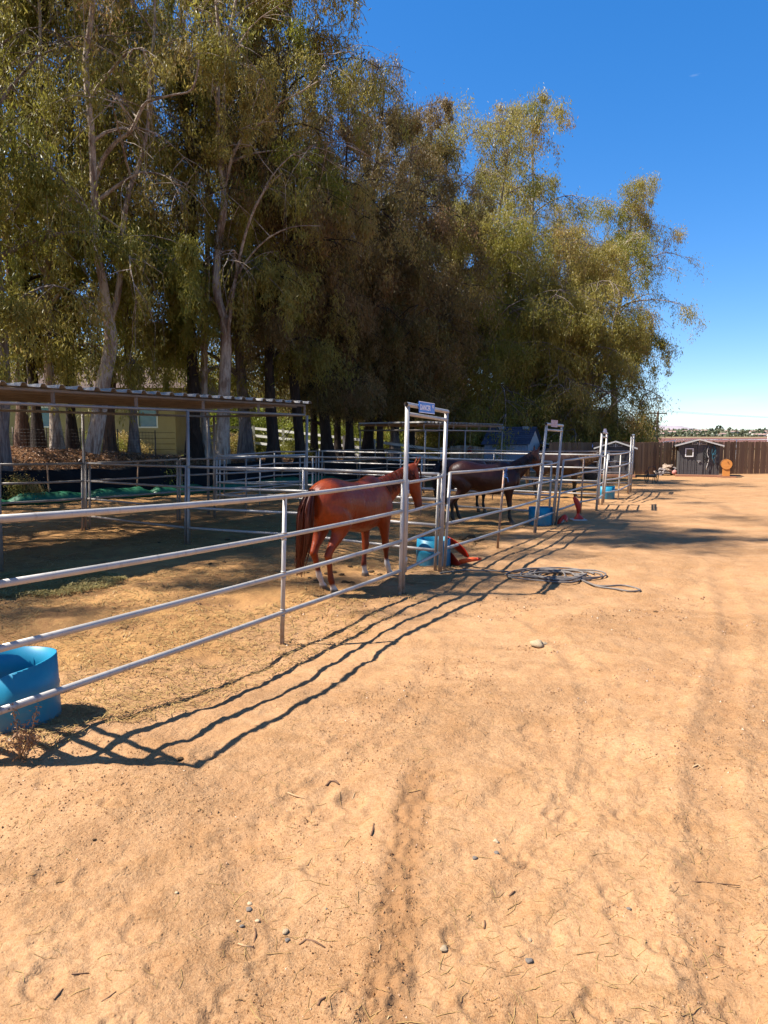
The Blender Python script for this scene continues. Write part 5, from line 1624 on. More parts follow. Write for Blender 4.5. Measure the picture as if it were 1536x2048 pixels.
def horse(loc, heading, label, coat, points, mane_c, socks, neck_el=42, neck_yaw=0, head_pitch=55, head_yaw=0, legs=None, scale=1.0, tail_sway=0.0, seed=1, face=None, mane_side=-1, tail_len=1.05):
    X, Y_, Z = Vector((1, 0, 0)), Vector((0, 1, 0)), Vector((0, 0, 1))
    m = MB()
    tor = bend([(-.04, 1.16, .13, .15, .17), (.05, 1.17, .22, .24, .27), (.20, 1.16, .275, .315, .34), (.36, 1.15, .285, .335, .34), (.55, 1.13, .275, .315, .34), (.78, 1.08, .29, .325, .355),
                (1.0, 1.06, .285, .355, .36), (1.18, 1.08, .25, .40, .36), (1.33, 1.09, .235, .36, .35), (1.47, 1.08, .205, .27, .28), (1.57, 1.06, .13, .15, .16), (1.60, 1.05, .06, .07, .08)], 3)
    loft(m, [((x, 0, z), Y_, Z, w, hu, hd) for (x, z, w, hu, hd) in tor], 26)
    # neck
    el, yw = R(neck_el), R(neck_yaw)
    b0 = Vector((1.22, 0, 1.13))
    nd0 = Vector((math.cos(el * 0.75), 0, math.sin(el * 0.75)))
    npts = [b0]; L = 0.90; k = 8
    p = b0.copy()
    for i in range(k):
        f = (i + 0.5) / k
        e = el * (0.72 + 0.40 * f); yy = yw * min(1, f * 1.35)
        p = p + Vector((math.cos(e) * math.cos(yy), math.cos(e) * math.sin(yy), math.sin(e))) * (L / k); npts.append(p.copy())
    st = []; crest = []
    for i, q in enumerate(npts):
        f = i / k
        d = (npts[min(i + 1, k)] - npts[max(i - 1, 0)]).normalized()
        s = Vector((-math.sin(yw * min(1, f * 1.3)), math.cos(yw * min(1, f * 1.3)), 0)); u = d.cross(s).normalized()
        if u.z < 0: u = -u
        hu = np.interp(f, [0, .3, .6, .85, 1], [.30, .215, .160, .125, .10]); hd = np.interp(f, [0, .3, .6, .85, 1], [.36, .27, .19, .145, .11]); w = np.interp(f, [0, .3, .6, .85, 1], [.19, .125, .09, .08, .07])
        st.append((q, s, u, w, hu, hd)); crest.append((q + u * hu, u, s, d))
    loft(m, st, 20)
    # head
    poll = npts[-1] + Vector((0, 0, 0.02))
    hy = yw + R(head_yaw); hp = R(head_pitch)
    hd_ = Vector((math.cos(hp) * math.cos(hy), math.cos(hp) * math.sin(hy), -math.sin(hp)))
    hs_ = Vector((-math.sin(hy), math.cos(hy), 0)); hu_ = hd_.cross(hs_).normalized()
    if hu_.z < 0 and hp < R(80): hu_ = -hu_
    if hu_.dot(Vector((math.cos(hy), math.sin(hy), 0.2))) < 0: hu_ = -hu_
    HS = bend([(-.07, .0, .055, .06, .07), (0.0, .0, .085, .085, .12), (.12, -.01, .098, .085, .165), (.22, -.015, .098, .080, .165), (.34, -.015, .072, .068, .115), (.46, -.02, .057, .058, .080),
               (.54, -.025, .060, .052, .075), (.60, -.035, .055, .045, .066), (.635, -.045, .034, .028, .04)], 3)
    loft(m, [(poll + hd_ * x + hu_ * z, hs_, hu_, w, a, b) for (x, z, w, a, b) in HS], 18)
    for s in (-1, 1):                                  # ears and nostrils, brow
        e0 = poll + hs_ * (0.055 * s) + hu_ * 0.05 - hd_ * 0.02
        up = (hu_ * 0.55 - hd_ * 0.75 + hs_ * 0.18 * s).normalized()
        loft(m, [(e0, hs_, hd_, .030, .026, .026), (e0 + up * 0.06, hs_, hd_, .038, .026, .022), (e0 + up * 0.12, hs_, hd_, .026, .018, .016), (e0 + up * 0.175, hs_, hd_, .007, .007, .007)], 10)
        br = poll + hd_ * 0.19 + hs_ * (0.072 * s) + hu_ * 0.035
        loft(m, [(br - hd_ * 0.04, hs_, hu_, .02, .02, .02), (br, hs_, hu_, .034, .034, .03), (br + hd_ * 0.045, hs_, hu_, .02, .02, .02)], 10)
        ck = poll + hd_ * 0.15 + hs_ * (0.05 * s) - hu_ * 0.085
        loft(m, [(ck - hd_ * 0.07, hs_, hu_, .02, .04, .04), (ck, hs_, hu_, .052, .075, .07), (ck + hd_ * 0.08, hs_, hu_, .02, .04, .03)], 12)
    # legs: (x, y, z, half depth, half width)
    legs = legs or {}
    def leg(pts, key, y_s):
        dx, dy = legs.get(key, (0, 0))
        top = pts[0][2]
        out = []
        for (x, yy, z, rx, ry) in bend(pts, 4):
            f = max(0.0, 1 - z / 0.85)
            out.append(((x + dx * f, yy * y_s + dy * f, z), Y_, X, ry, rx, rx))
        # loft along z: 'up' is x axis
        loft(m, out, 16)
    for key, s in (('LF', 1), ('RF', -1)):
        leg([(1.36, .13, 1.16, .17, .09), (1.36, .155, 1.0, .165, .105), (1.34, .155, .86, .125, .090), (1.345, .145, .72, .088, .070), (1.355, .135, .56, .060, .052), (1.365, .13, .47, .058, .054),
             (1.36, .128, .40, .043, .040), (1.355, .126, .30, .036, .030), (1.36, .126, .21, .043, .038), (1.368, .126, .175, .046, .041), (1.39, .126, .11, .036, .034), (1.41, .126, .075, .046, .046), (1.42, .126, .04, .058, .054), (1.425, .126, 0.0, .066, .060)], key, s)
    for key, s in (('LH', 1), ('RH', -1)):
        leg([(.22, .13, 1.22, .22, .12), (.24, .165, 1.05, .235, .125), (.31, .17, .90, .19, .115), (.30, .16, .80, .145, .098), (.20, .148, .68, .098, .075), (.10, .14, .58, .068, .055), (.055, .135, .51, .062, .050),
             (.07, .132, .44, .050, .042), (.085, .13, .33, .040, .034), (.095, .13, .22, .044, .040), (.105, .13, .18, .048, .043), (.130, .13, .11, .037, .036), (.15, .13, .075, .047, .047), (.16, .13, .04, .058, .054), (.165, .13, 0.0, .066, .060)], key, s)
    tmp = m.build('tmp_horse', None)
    rm = tmp.modifiers.new('r', 'REMESH'); rm.mode = 'VOXEL'; rm.voxel_size = 0.014
    sm = tmp.modifiers.new('s', 'SMOOTH'); sm.factor = 0.5; sm.iterations = 7
    dg = bpy.context.evaluated_depsgraph_get(); dg.update()
    me = bpy.data.meshes.new_from_object(tmp.evaluated_get(dg))
    bpy.data.objects.remove(tmp)
    me.name = 'horse'
    n = len(me.vertices)
    co = np.empty(n * 3, np.float32); me.vertices.foreach_get('co', co); co = co.reshape(-1, 3)
    me.polygons.foreach_set('use_smooth', np.ones(len(me.polygons), bool))
    base = np.array(coat); C_ = np.tile(base, (n, 1))
    z = co[:, 2]
    C_ *= (1 + 0.22 * fbm(co[:, 0] * 3, co[:, 2] * 3 + co[:, 1], seed, 3))[:, None]
    # lighter quarters / shoulder, darker points
    blk = sstep(points[1] + 0.14, points[1] - 0.10, z)[:, None]
    C_ = C_ * (1 - blk) + np.array(points[0]) * blk
    pv = np.array(poll); hv = np.array(hd_)
    along_h = (co - pv) @ hv; near_h = (np.linalg.norm(co - pv - np.outer(along_h, hv), axis=1) < 0.24) & (along_h > -0.1) & (co[:, 0] > 1.5)
    if face is not None: C_ = np.where((near_h & (along_h < 0.5))[:, None], np.array(face), C_)
    mz = near_h * sstep(0.47, 0.58, along_h)
    C_ = C_ * (1 - mz[:, None] * 0.75) + np.array([.03, .02, .017]) * mz[:, None] * 0.75
    ear = near_h & (((co - pv) @ np.array(hu_)) > 0.12) & (along_h < 0.02)
    C_ = np.where(ear[:, None], C_ * 0.45, C_)
    for key, h in socks.items():
        front = key[1] == 'F'; left = key[0] == 'L'
        dx, dy = legs.get(key, (0, 0))
        cx = (1.37 if front else 0.10) + dx; cy = (0.13 if left else -0.13) + dy
        sel = (np.abs(co[:, 0] - cx) < 0.17) & (np.abs(co[:, 1] - cy) < 0.115)
        f = sstep(h + 0.03, h - 0.03, z + 0.05 * vnoise(co[:, 0] * 20, co[:, 1] * 20, 2)) * sel
        C_ = C_ * (1 - f[:, None]) + np.array([.62, .56, .50]) * f[:, None]
    hf = sstep(0.070, 0.055, z)[:, None]
    C_ = C_ * (1 - hf) + np.array([.075, .055, .042]) * hf
    dust = sstep(0.16, 0.0, z)[:, None] * 0.35
    C_ = C_ * (1 - dust) + np.array([.40, .24, .12]) * dust
    a = me.attributes.new('coat', 'FLOAT_COLOR', 'POINT')
    a.data.foreach_set('color', np.concatenate([np.clip(C_, 0, 1), np.ones((n, 1))], 1).astype(np.float32).ravel())
    o = link('horse', me, M['coat'])
    c, s = math.cos(heading), math.sin(heading)
    o.scale = (scale,) * 3
    ox, oy = loc[0] - 0.76 * scale * c, loc[1] - 0.76 * scale * s
    o.location = (ox, oy, Hs(loc[0], loc[1]) - 0.012); o.rotation_euler = (0, 0, heading)
    hm = hair_mat('horse_hair_%d' % seed, mane_c[0], mane_c[1])
    g = random.Random(seed)
    # mane
    strands = []
    for i in range(330):
        f = g.uniform(0.10, 1.0); idx = f * k; i0 = min(int(idx), k - 1); fr = idx - i0
        p0_ = crest[i0][0].lerp(crest[i0 + 1][0], fr); u = crest[i0][1]; sd = crest[i0][2]; d = crest[i0][3]
        sgn = mane_side if g.random() < 0.85 else -mane_side
        ln = g.uniform(0.16, 0.30) * (1 - 0.35 * abs(f - 0.5)) * (0.5 if f < 0.16 else 1)
        hw = np.interp(f, [0, .3, .6, .85, 1], [.19, .125, .09, .08, .07])
        q = p0_ - u * 0.012; pts = []
        for j in range(6):
            w = j / 5
            off = sd * sgn * (0.018 + (hw + 0.016) * min(1, w * 1.4) * 0.95) + u * (0.035 * math.sin(min(1, w * 2.2) * math.pi) * 0.7 - ln * w * 0.95) + d * (g.uniform(-.025, .025) * w * 1.5 - 0.05 * w)
            pts.append((q + off, 0.016 * (1 - 0.75 * w)))
        strands.append(pts)
    for i in range(40):                                 # forelock
        q = poll + hu_ * 0.075 + hs_ * g.uniform(-.03, .03); pts = []
        for j in range(5):
            w = j / 4
            pts.append((q + hd_ * (0.20 * w) + hu_ * (0.02 * math.sin(w * 3) + 0.012) + hs_ * g.uniform(-.012, .012), 0.012 * (1 - 0.7 * w)))
        strands.append(pts)
    ribbons('mane', strands, hm, o, seed)
    strands = []
    for i in range(420):
        a0, r_ = g.uniform(0, 6.28), g.uniform(0, 1) ** 0.5
        ln = tail_len * g.uniform(0.62, 1.0); wv = g.uniform(-.05, .05); pts = []
        st_ = g.choice((0.0, 0.0, 0.12, 0.22))
        for j in range(11):
            w = j / 10
            ww = st_ + (1 - st_) * w
            back = -0.05 - 0.13 * min(1, ww * 4) + 0.05 * ww
            zz = 1.36 + 0.02 * math.sin(min(1, ww * 6) * math.pi) - ww * ln
            fat = 0.035 + 0.085 * math.sin(min(1, ww * 1.15) * math.pi) ** 0.8
            pts.append((Vector((back + r_ * fat * math.cos(a0) * 0.8 - 0.02, r_ * fat * math.sin(a0) + tail_sway * ww * ww + wv * ww * ww, zz)), 0.014 * (1 - 0.7 * w)))
        strands.append(pts)
    ribbons('tail', strands, hm, o, seed + 50)
    for s in (-1, 1):
        p = poll + hd_ * 0.195 + hs_ * (0.094 * s) + hu_ * 0.028
        mm = MB(); loft(mm, [(p - hd_ * 0.018, hs_, hu_, .006, .006, .006), (p - hd_ * 0.010, hs_, hu_, .013, .016, .015), (p + hd_ * 0.004, hs_, hu_, .015, .018, .016), (p + hd_ * 0.018, hs_, hu_, .006, .006, .006)], 10)
        mm.build('eye', M['eye'], o)
    tag(o, label, 'horse', 'horses in the pens')
    return o
horse((-0.45, 9.58), R(57), 'chestnut horse with white socks standing behind the nearest fence', (0.225, 0.032, 0.0035), ((0.14, 0.018, 0.003), 0.30), ((0.115, 0.021, 0.006), (0.06, 0.012, 0.004)),
      {'RF': 0.25, 'LF': 0.15, 'RH': 0.10, 'LH': 0.27}, neck_el=29, neck_yaw=-29, head_pitch=76, head_yaw=-14, legs={'RF': (0.12, -0.02), 'LF': (-0.10, 0.03), 'RH': (0.02, -0.02), 'LH': (0.16, 0.0)}, tail_sway=0.16, seed=3, mane_side=-1, tail_len=1.12)
horse((2.30, 16.45), R(-4), 'dark bay horse with black legs standing behind the rusty-posted fence', (0.036, 0.008, 0.0035), ((0.007, 0.011, 0.010), 0.46), ((0.010, 0.008, 0.009), (0.030, 0.022, 0.024)),
      {'RH': 0.09}, neck_el=38, neck_yaw=14, head_pitch=68, head_yaw=28, legs={'RH': (-0.06, 0), 'LH': (0.14, 0), 'RF': (0.0, 0), 'LF': (0.04, 0)}, seed=5, face=(0.11, 0.032, 0.012), mane_side=-1)
horse((2.05, 18.3), R(34), 'brown horse half hidden behind the dark bay horse', (0.055, 0.015, 0.006), ((0.007, 0.012, 0.010), 0.44), ((0.012, 0.009, 0.009), (0.03, 0.02, 0.02)),
      {}, neck_el=10, neck_yaw=18, head_pitch=55, head_yaw=10, seed=7, scale=0.97)
horse((5.62, 23.2), R(-5), 'dark brown horse with a sun-bleached tan mane near the far gates', (0.032, 0.015, 0.008), ((0.006, 0.010, 0.009), 0.48), ((0.30, 0.165, 0.065), (0.15, 0.08, 0.032)),
      {'LH': 0.10}, neck_el=19, neck_yaw=-6, head_pitch=42, head_yaw=10, seed=9, scale=1.0, mane_side=-1)
# ================================================================ LOOSE THINGS
def barrel(c, r, h, label, rimf, seed, rz=0.0, slit=None):
    """an open plastic drum cut down to a tub, wall and floor with thickness"""
    g = random.Random(seed)
    n = 56; zs = [0.0, 0.03, 0.06, 0.5, 0.54, 0.58, 1.0]
    rr_ = [0.94, 0.985, 1.0, 1.0, 1.02, 1.0, 0.99]
    vs, fs = [], []
    for layer, dr in ((0, 0.0), (1, -0.009)):
        for zf, rf in zip(zs, rr_):
            for k in range(n):
                a = 2 * math.pi * k / n
                top = h * rimf(a)
                z = zf * top + (0.012 if layer and zf == 0 else 0)
                sq = 1 + 0.03 * math.cos(2 * a + seed) * zf
                vs.append(((r * rf * sq + dr) * math.cos(a), (r * rf * sq + dr) * math.sin(a), z))
    L = len(zs)
    for layer in (0, 1):
        b = layer * L * n
        for i in range(L - 1):
            for k in range(n):
                k2 = (k + 1) % n
                f = (b + i * n + k, b + i * n + k2, b + (i + 1) * n + k2, b + (i + 1) * n + k)
                fs.append(f if layer == 0 else f[::-1])
    t0, t1 = (L - 1) * n, (2 * L - 1) * n
    for k in range(n):
        k2 = (k + 1) % n
        fs.append((t0 + k, t0 + k2, t1 + k2, t1 + k))
    fs.append(tuple(reversed(range(n)))); fs.append(tuple(L * n + k for k in range(n)))
    m = MB(); m.add(vs, fs, True)
    m.sm[-1] = m.sm[-2] = False
    o = m.build('half_barrel', M['barrel'])
    o.location = (c.x, c.y, Hs(c.x, c.y) - 0.015); o.rotation_euler = (0, 0, rz)
    return tag(o, label, 'barrel', 'cut-down blue plastic barrels')
c = V(33, 1440, 4.72)
barrel(c, 0.285, 0.445, 'blue plastic tub cut from a barrel at the bottom left corner', lambda a: 1 + 0.045 * math.sin(a + 0.6) + 0.035 * math.sin(2 * a + 2.0) - 0.07 * math.exp(-((a - 4.9) / 0.16) ** 2) * 0.6, 2)
c = G(865, 1131); c.y += 0.02
barrel(Vector((G(868, 1131).x, c.y + 0.12, 0)), 0.275, 0.43, 'blue plastic tub behind the DANCER gate post', lambda a: 1 + 0.02 * math.sin(2 * a + 1), 4)
barrel(G(1081, 1047), 0.275, 0.42, 'blue plastic tub behind the second gate arch', lambda a: 1 + 0.015 * math.sin(3 * a), 6)
barrel(G(1212, 998), 0.265, 0.42, 'blue plastic tub behind the third gate arch, farthest of the tubs', lambda a: 1 + 0.015 * math.sin(2 * a + 2), 8)

# --- crushed traffic cones
def sheet(name, pts, mat, parent, th=0.008):
    """a bent plastic flap: grid of points"""
    ny, nx_ = len(pts), len(pts[0])
    m = MB(); m.add([p for row in pts for p in row], [(j * nx_ + i, j * nx_ + i + 1, (j + 1) * nx_ + i + 1, (j + 1) * nx_ + i) for j in range(ny - 1) for i in range(nx_ - 1)], True)
    o = m.build(name, mat, parent)
    s = o.modifiers.new('sub', 'SUBSURF'); s.levels = s.render_levels = 2
    o.modifiers.new('s', 'SOLIDIFY').thickness = th
    return o
M['cone_white'] = simple('dirty_white_band', (0.60, 0.52, 0.47), (0.46, 0.38, 0.33), 6, 0.6)
M['cone_tip'] = simple('bright_orange_plastic', (0.85, 0.13, 0.03), (0.75, 0.09, 0.02), 6, 0.45)
base = G(905, 1128)
t = empty('crushed_cone', base); Yc = base.y
def q(px, py, dy=0.0): return V(px, py, Yc + dy) - base
# upper flap from the tub rim down to the ground on the right
sheet('upper_flap', [[q(891, 1071, .10), q(897, 1073, .02)], [q(899, 1088, .16), q(910, 1080, 0)], [q(912, 1100, .16), q(926, 1093, -.02)], [q(926, 1110, .12), q(935, 1104, -.04)], [q(935, 1116, .02), q(940, 1114, -.05)]], M['red_cone'], t)
sheet('lower_flap', [[q(898, 1104, .12), q(904, 1104, -.04)], [q(898, 1117, .10), q(913, 1118, -.10)], [q(901, 1130, .05), q(921, 1125, -.14)], [q(903, 1133, .02), q(922, 1131, -.14)]], M['red_cone'], t)
m = MB(); a, b = q(919, 1125, -0.08), q(963, 1117, -0.16)
a.z = max(a.z, 0.045)
m.tube([a, a.lerp(b, .5) + Vector((0, 0, .01)), a.lerp(b, .8)], [0.042, 0.036, 0.028], 12, squash=0.7); m.build('cone_tip', M['cone_tip'], t)
MB().tube([a.lerp(b, .8), a.lerp(b, .9)], [0.0285, 0.026], 12).build('red_band', M['red_cone'], t)
MB().tube([a.lerp(b, .9), b], [0.022, 0.018], 10).build('tip_end', M['cone_tip'], t)
sheet('white_band', [[q(897, 1089, .05), q(904, 1093, -.02)], [q(899, 1096, .05), q(905, 1099, -.03)]], M['cone_white'], t)
tag(t, 'crushed orange-red traffic cone lying beside the tub of the first gate', 'traffic cone')
base = G(1122, 1048); t = empty('crushed_cone', base); Yc = base.y
sheet('front_flap', [[q(1114, 1051, -.05), q(1115, 1040, .1)], [q(1121, 1046, -.08), q(1122, 1034, .05)], [q(1127, 1040, -.02), q(1128, 1028, .1)]], M['red_cone'], t)
sheet('rear_flap', [[q(1126, 1040, 0), q(1126, 1028, .08)], [q(1132, 1040, -.06), q(1133, 1028.5, .06)], [q(1132, 1046, -.03), q(1137, 1040, .05)]], M['red_cone'], t)
sheet('white_band', [[q(1120, 1045, .03), q(1127, 1037, .05)], [q(1124, 1047, .0), q(1131, 1041, .0)]], M['cone_white'], t)
tag(t, 'crumpled orange-red traffic cone lying right of the second gate', 'traffic cone')
base = G(1157, 1040); t = empty('bent_cone', base); Yc = base.y
m = MB(); prof = []
for k in range(7):
    f = k / 6; prof.append(q(1157 - 1.0 * f, 1040 - 12 * f) + Vector((0, 0, 0.02)))
m.tube(prof, [0.13, 0.118, 0.10, 0.078, 0.056, 0.038, 0.03], 16, squash=0.8); m.build('cone_foot', M['red_cone'], t)
m = MB(); m.tube([q(1156, 1029), q(1157, 1018), q(1156, 1010), q(1152, 1001), q(1147.5, 994)], [0.028, 0.055, 0.072, 0.062, 0.03], 14, squash=0.45); m.build('cone_body', M['red_cone'], t)
MB().box((0, 0, 0.012), (0.34, 0.32, 0.024)).build('base', M['cone_white'], t)
tag(t, 'upright bent orange-red traffic cone at the rusty post', 'traffic cone')

# --- coiled grey hose
def hose():
    c = G(1112, 1148); g = random.Random(12); pts = []
    n = 10 * 24
    for i in range(n):
        a = i * 2 * math.pi / 24
        L_ = i / 24
        rx = 0.60 + 0.10 * math.sin(L_ * 2.3) - 0.30 * ((L_ * 0.37) % 1); ry = 0.46 + 0.08 * math.sin(L_ * 1.7 + 1) - 0.24 * ((L_ * 0.53) % 1)
        ox = 0.16 * math.sin(L_ * 1.3); oy = 0.10 * math.cos(L_ * 0.9)
        x, y_ = c.x + ox + rx * math.cos(a), c.y + oy + ry * math.sin(a)
        pts.append(Vector((x, y_, Hs(x, y_) + 0.018 + 0.028 * (i / n) * 2.2 * (0.5 + 0.5 * math.sin(a * 3 + L_)) + 0.004)))
    tail = [(1155, 1160), (1180, 1172), (1210, 1175), (1250, 1172), (1286, 1183), (1262, 1186), (1230, 1180), (1195, 1176), (1168, 1164), (1150, 1158)]
    prev = pts[-1]
    for (px, py) in tail:
        e = GH(px, py) + Vector((0, 0, 0.018))
        for k in range(1, 6): pts.append(prev.lerp(e, k / 5))
        prev = e
    for _ in range(3):
        pts = [pts[0]] + [(pts[i - 1] + pts[i] * 2 + pts[i + 1]) / 4 for i in range(1, len(pts) - 1)] + [pts[-1]]
    o = pts[0].copy()
    t = empty('garden_hose', o)
    MB().tube([p - o for p in pts], 0.0125, 7).build('tube', M['rope_grey'], t)
    e = pts[-1] - o
    MB().tube([e, e + Vector((0.05, 0.02, 0))], 0.022, 8).build('coupling', M['dark_metal'], t)
    lead = [GH(x, y_) + Vector((0, 0, 0.016)) - o for x, y_ in ((880, 1148), (930, 1142), (990, 1144), (1030, 1146), (1060, 1140))]
    MB().tube(lead, 0.0125, 7).build('lead_end', M['rope_grey'], t)
    tag(t, 'loosely coiled grey garden hose on the sand before the first gate', 'hose')
hose()

# --- stones, clods, dung
def lump(seed, n=10, amp=0.28, flat=0.7):
    bm = bmesh.new(); bmesh.ops.create_icosphere(bm, subdivisions=2, radius=1.0)
    g = np.random.default_rng(seed)
    f = g.normal(size=(6, 3)) * 1.3; ph = g.uniform(0, 6, 6)
    for v in bm.verts:
        d = np.array(v.co)
        s = 1 + amp * sum(math.sin(float(d @ f[k]) * 1.6 + ph[k]) for k in range(6)) / 3
        v.co = Vector(d * s); v.co.z *= flat
    me = bpy.data.meshes.new('lump'); bm.to_mesh(me); bm.free()
    me.polygons.foreach_set('use_smooth', np.ones(len(me.polygons), bool))
    return me
M['rock_tan'] = simple('tan_rock', (0.44, 0.33, 0.20), (0.30, 0.21, 0.12), 12, 0.9, bump=0.6, bscale=30)
M['rock_grey'] = simple('grey_pebble', (0.19, 0.155, 0.125), (0.13, 0.105, 0.085), 14, 0.85, bump=0.5, bscale=40)
M['rock_pale'] = simple('pale_pebble', (0.40, 0.30, 0.18), (0.33, 0.235, 0.14), 14, 0.85)
LM = {}
def stone(px, py, r, mat, label, seed, name='pebble', cat='pebble', group=None, flat=1.0, sx=1.0):
    key = (seed % 5, mat)
    if key not in LM:
        LM[key] = lump(100 + seed % 5); LM[key].materials.append(M[mat])
    o = bpy.data.objects.new(name, LM[key]); col.objects.link(o)
    p = GH(px, py)
    o.location = p + Vector((0, 0, r * 0.18)); o.scale = (r * sx, r, r * flat); o.rotation_euler = (0, 0, seed * 1.7)
    return tag(o, label, cat, group)
stone(1075, 1291, 0.066, 'rock_tan', 'large tan rock lying alone on the sand', 3, 'rock', 'rock', sx=1.2)
stone(1088, 1289, 0.030, 'rock_tan', 'small knob of stone at the right end of the lone tan rock', 4, 'rock', 'rock', sx=1.5)
pebs = [(500, 1808, .017, 'rock_pale', 'pale pebble at the top of the small pebble cluster'), (497, 1820, .019, 'rock_grey', 'grey pebble just below the pale one in the pebble cluster'),
        (476, 1843, .013, 'rock_pale', 'pale pebble left in the small pebble cluster'), (515, 1842, .014, 'rock_pale', 'pale pebble right in the small pebble cluster'),
        (484, 1853, .015, 'rock_grey', 'dark grey pebble at the lower left of the pebble cluster'), (570, 1864, .020, 'rock_tan', 'tan pebble right of the pebble cluster'),
        (575, 1881, .014, 'rock_grey', 'grey pebble under the tan pebble by the cluster'), (353, 1786, .012, 'rock_pale', 'lone pale pebble far left of the pebble cluster'),
        (992, 1683, .020, 'rock_pale', 'pale pebble above the boot print'), (993, 1706, .018, 'rock_grey', 'dark pebble just above the boot print'),
        (950, 1717, .017, 'rock_grey', 'dark pebble upper left of the boot print'), (1058, 1922, .020, 'rock_grey', 'bluish grey pebble below the boot print'),
        (1060, 1880, .013, 'rock_tan', 'tan clod above the bluish grey pebble'), (888, 1898, .024, 'rock_tan', 'pointed tan stone beside the tyre track'),
        (653, 1818, .009, 'rock_grey', 'tiny grey pebble left of the tyre track'), (1258, 1818, .014, 'rock_grey', 'small dark pebble in the middle of the bare sand'),
        (360, 1519, .026, 'manure', 'dark clod between the fence shadow and the bare sand'), (188, 1680, .013, 'manure', 'small dark crumb in the left foreground'),
        (1311, 1224, .03, 'manure', 'dark clod on the sand right of the hose')]
for i, (px, py, r, mt, lab) in enumerate(pebs): stone(px, py, r * 0.72, mt, lab, i + 5, 'clod' if 'clod' in lab or 'crumb' in lab else 'pebble', 'clod' if 'clod' in lab or 'crumb' in lab else 'pebble', flat=0.75)
# dung around the horses
g = random.Random(31)
spots = [(668, 1146, .06), (655, 1148, .05), (684, 1150, .055), (690, 1165, .06), (704, 1166, .05), (640, 1150, .04), (742, 1144, .05), (634, 1163, .06), (628, 1165, .05), (620, 1157, .04), (760, 1150, .05), (700, 1133, .04), (616, 1146, .035),
         (925, 1078, .09), (935, 1082, .08), (943, 1075, .10), (955, 1083, .07), (965, 1080, .06), (950, 1088, .05), (865, 1024, .07), (875, 1020, .06), (860, 1018, .05), (318, 1086, .05), (420, 1128, .04), (448, 1125, .04), (455, 1080, .04)]
for i, (px, py, r) in enumerate(spots):
    stone(px, py, r * g.uniform(.7, 1.0), 'manure', 'dark clump of dry horse dung on the pen floor', i + 40, 'dung_clump', 'dung', 'dung clumps on the pen floors', flat=0.7, sx=g.uniform(.9, 1.4))
# twigs and curled bark
M['twig'] = simple('dry_twig', (0.16, 0.085, 0.045), (0.10, 0.05, 0.027), 12, 0.85)
M['twig_pale'] = simple('pale_twig', (0.46, 0.29, 0.15), (0.34, 0.20, 0.10), 12, 0.85)
tw = [([(652, 1572), (660, 1564), (672, 1564), (678, 1570)], .014, 'twig', 'curled dark strip of bark on the sand'), ([(575, 1586), (590, 1592), (608, 1598)], .010, 'twig_pale', 'pale broken twig left of the curled bark'),
      ([(742, 1672), (746, 1660), (748, 1648)], .011, 'twig', 'short dark stick lying above the tyre track'), ([(510, 1857), (512, 1870), (506, 1895)], .008, 'twig', 'forked dark twig below the pebble cluster'),
      ([(476, 1888), (490, 1893), (508, 1896)], .008, 'twig_pale', 'pale twig crossing the forked dark twig'), ([(636, 2012), (640, 2002), (652, 1996)], .010, 'twig', 'small curled dark bark strip at the bottom edge'),
      ([(968, 1858), (970, 1850), (969, 1842)], .009, 'twig', 'short dark stick right of the tyre track'), ([(1018, 1793), (1024, 1787), (1030, 1783)], .009, 'twig', 'short dark stick under the boot print'),
      ([(203, 2004), (218, 1995), (232, 1984)], .006, 'twig', 'thin dark stick in the bottom left foreground'), ([(108, 2000), (118, 1988), (126, 1978)], .006, 'twig', 'thin dark stick, second from the bottom left corner'),
      ([(143, 1949), (160, 1948), (178, 1947)], .006, 'twig', 'thin straight dark stick in the left foreground'), ([(598, 1890), (612, 1880), (630, 1884), (650, 1896)], .008, 'twig', 'wavy dark twig left of the tyre track'),
      ([(1385, 1535), (1395, 1530), (1408, 1540)], .012, 'twig_pale', 'pale dry plant scrap on the right side of the sand'), ([(1348, 1766), (1400, 1764), (1480, 1772)], .006, 'twig', 'long thin dark twig by the right wheel rut')]
for (pp, r, mt, lab) in tw:
    pts = [GH(*p) for p in pp]; o = pts[0].copy()
    r *= 0.55
    L_ = [q_ - o + Vector((0, 0, r * 0.5)) for q_ in pts]
    ob = MB().tube(L_, [r * 0.7] + [r] * (len(L_) - 2) + [r * 0.6], 6).build('twig', M[mt]); ob.location = o
    tag(ob, lab, 'twig')

# --- straw: loose stalks everywhere, chaff in the pens
def straw(n, sampler, seed, name, label, L=(0.03, 0.13), w=0.0028, lift=0.006):
    g = np.random.default_rng(seed)
    x, y_ = sampler(g, n); n = len(x)
    a = g.uniform(0, math.pi, n); l = g.uniform(*L, n)
    dx, dy = np.cos(a) * l / 2, np.sin(a) * l / 2
    cu = g.normal(0, 0.12, n) * l
    px_, py_ = -np.sin(a), np.cos(a)
    ww = w * g.uniform(0.6, 1.5, n) * np.maximum(1, y_ / 6.0)
    V_ = []
    for t, c in ((-1, 0), (0, 1), (1, 0)):
        cx, cy = x + dx * t + px_ * cu * c, y_ + dy * t + py_ * cu * c
        z = H(cx, cy) + lift * g.uniform(0.4, 1.6, n)
        for s in (-1, 1): V_.append(np.stack([cx + px_ * ww / 2 * s, cy + py_ * ww / 2 * s, z], 1))
    v = np.stack(V_, 1).reshape(-1, 3); b = np.arange(n)[:, None] * 6
    qd = np.concatenate([b + np.array([[0, 1, 3, 2]]), b + np.array([[2, 3, 5, 4]])])
    me = np_mesh(name, v, qd, False, {'tint': ('POINT', 'FLOAT', np.repeat(g.random(n), 6))})
    return tag(link(name, me, M['straw']), label, 'straw', kind='stuff')
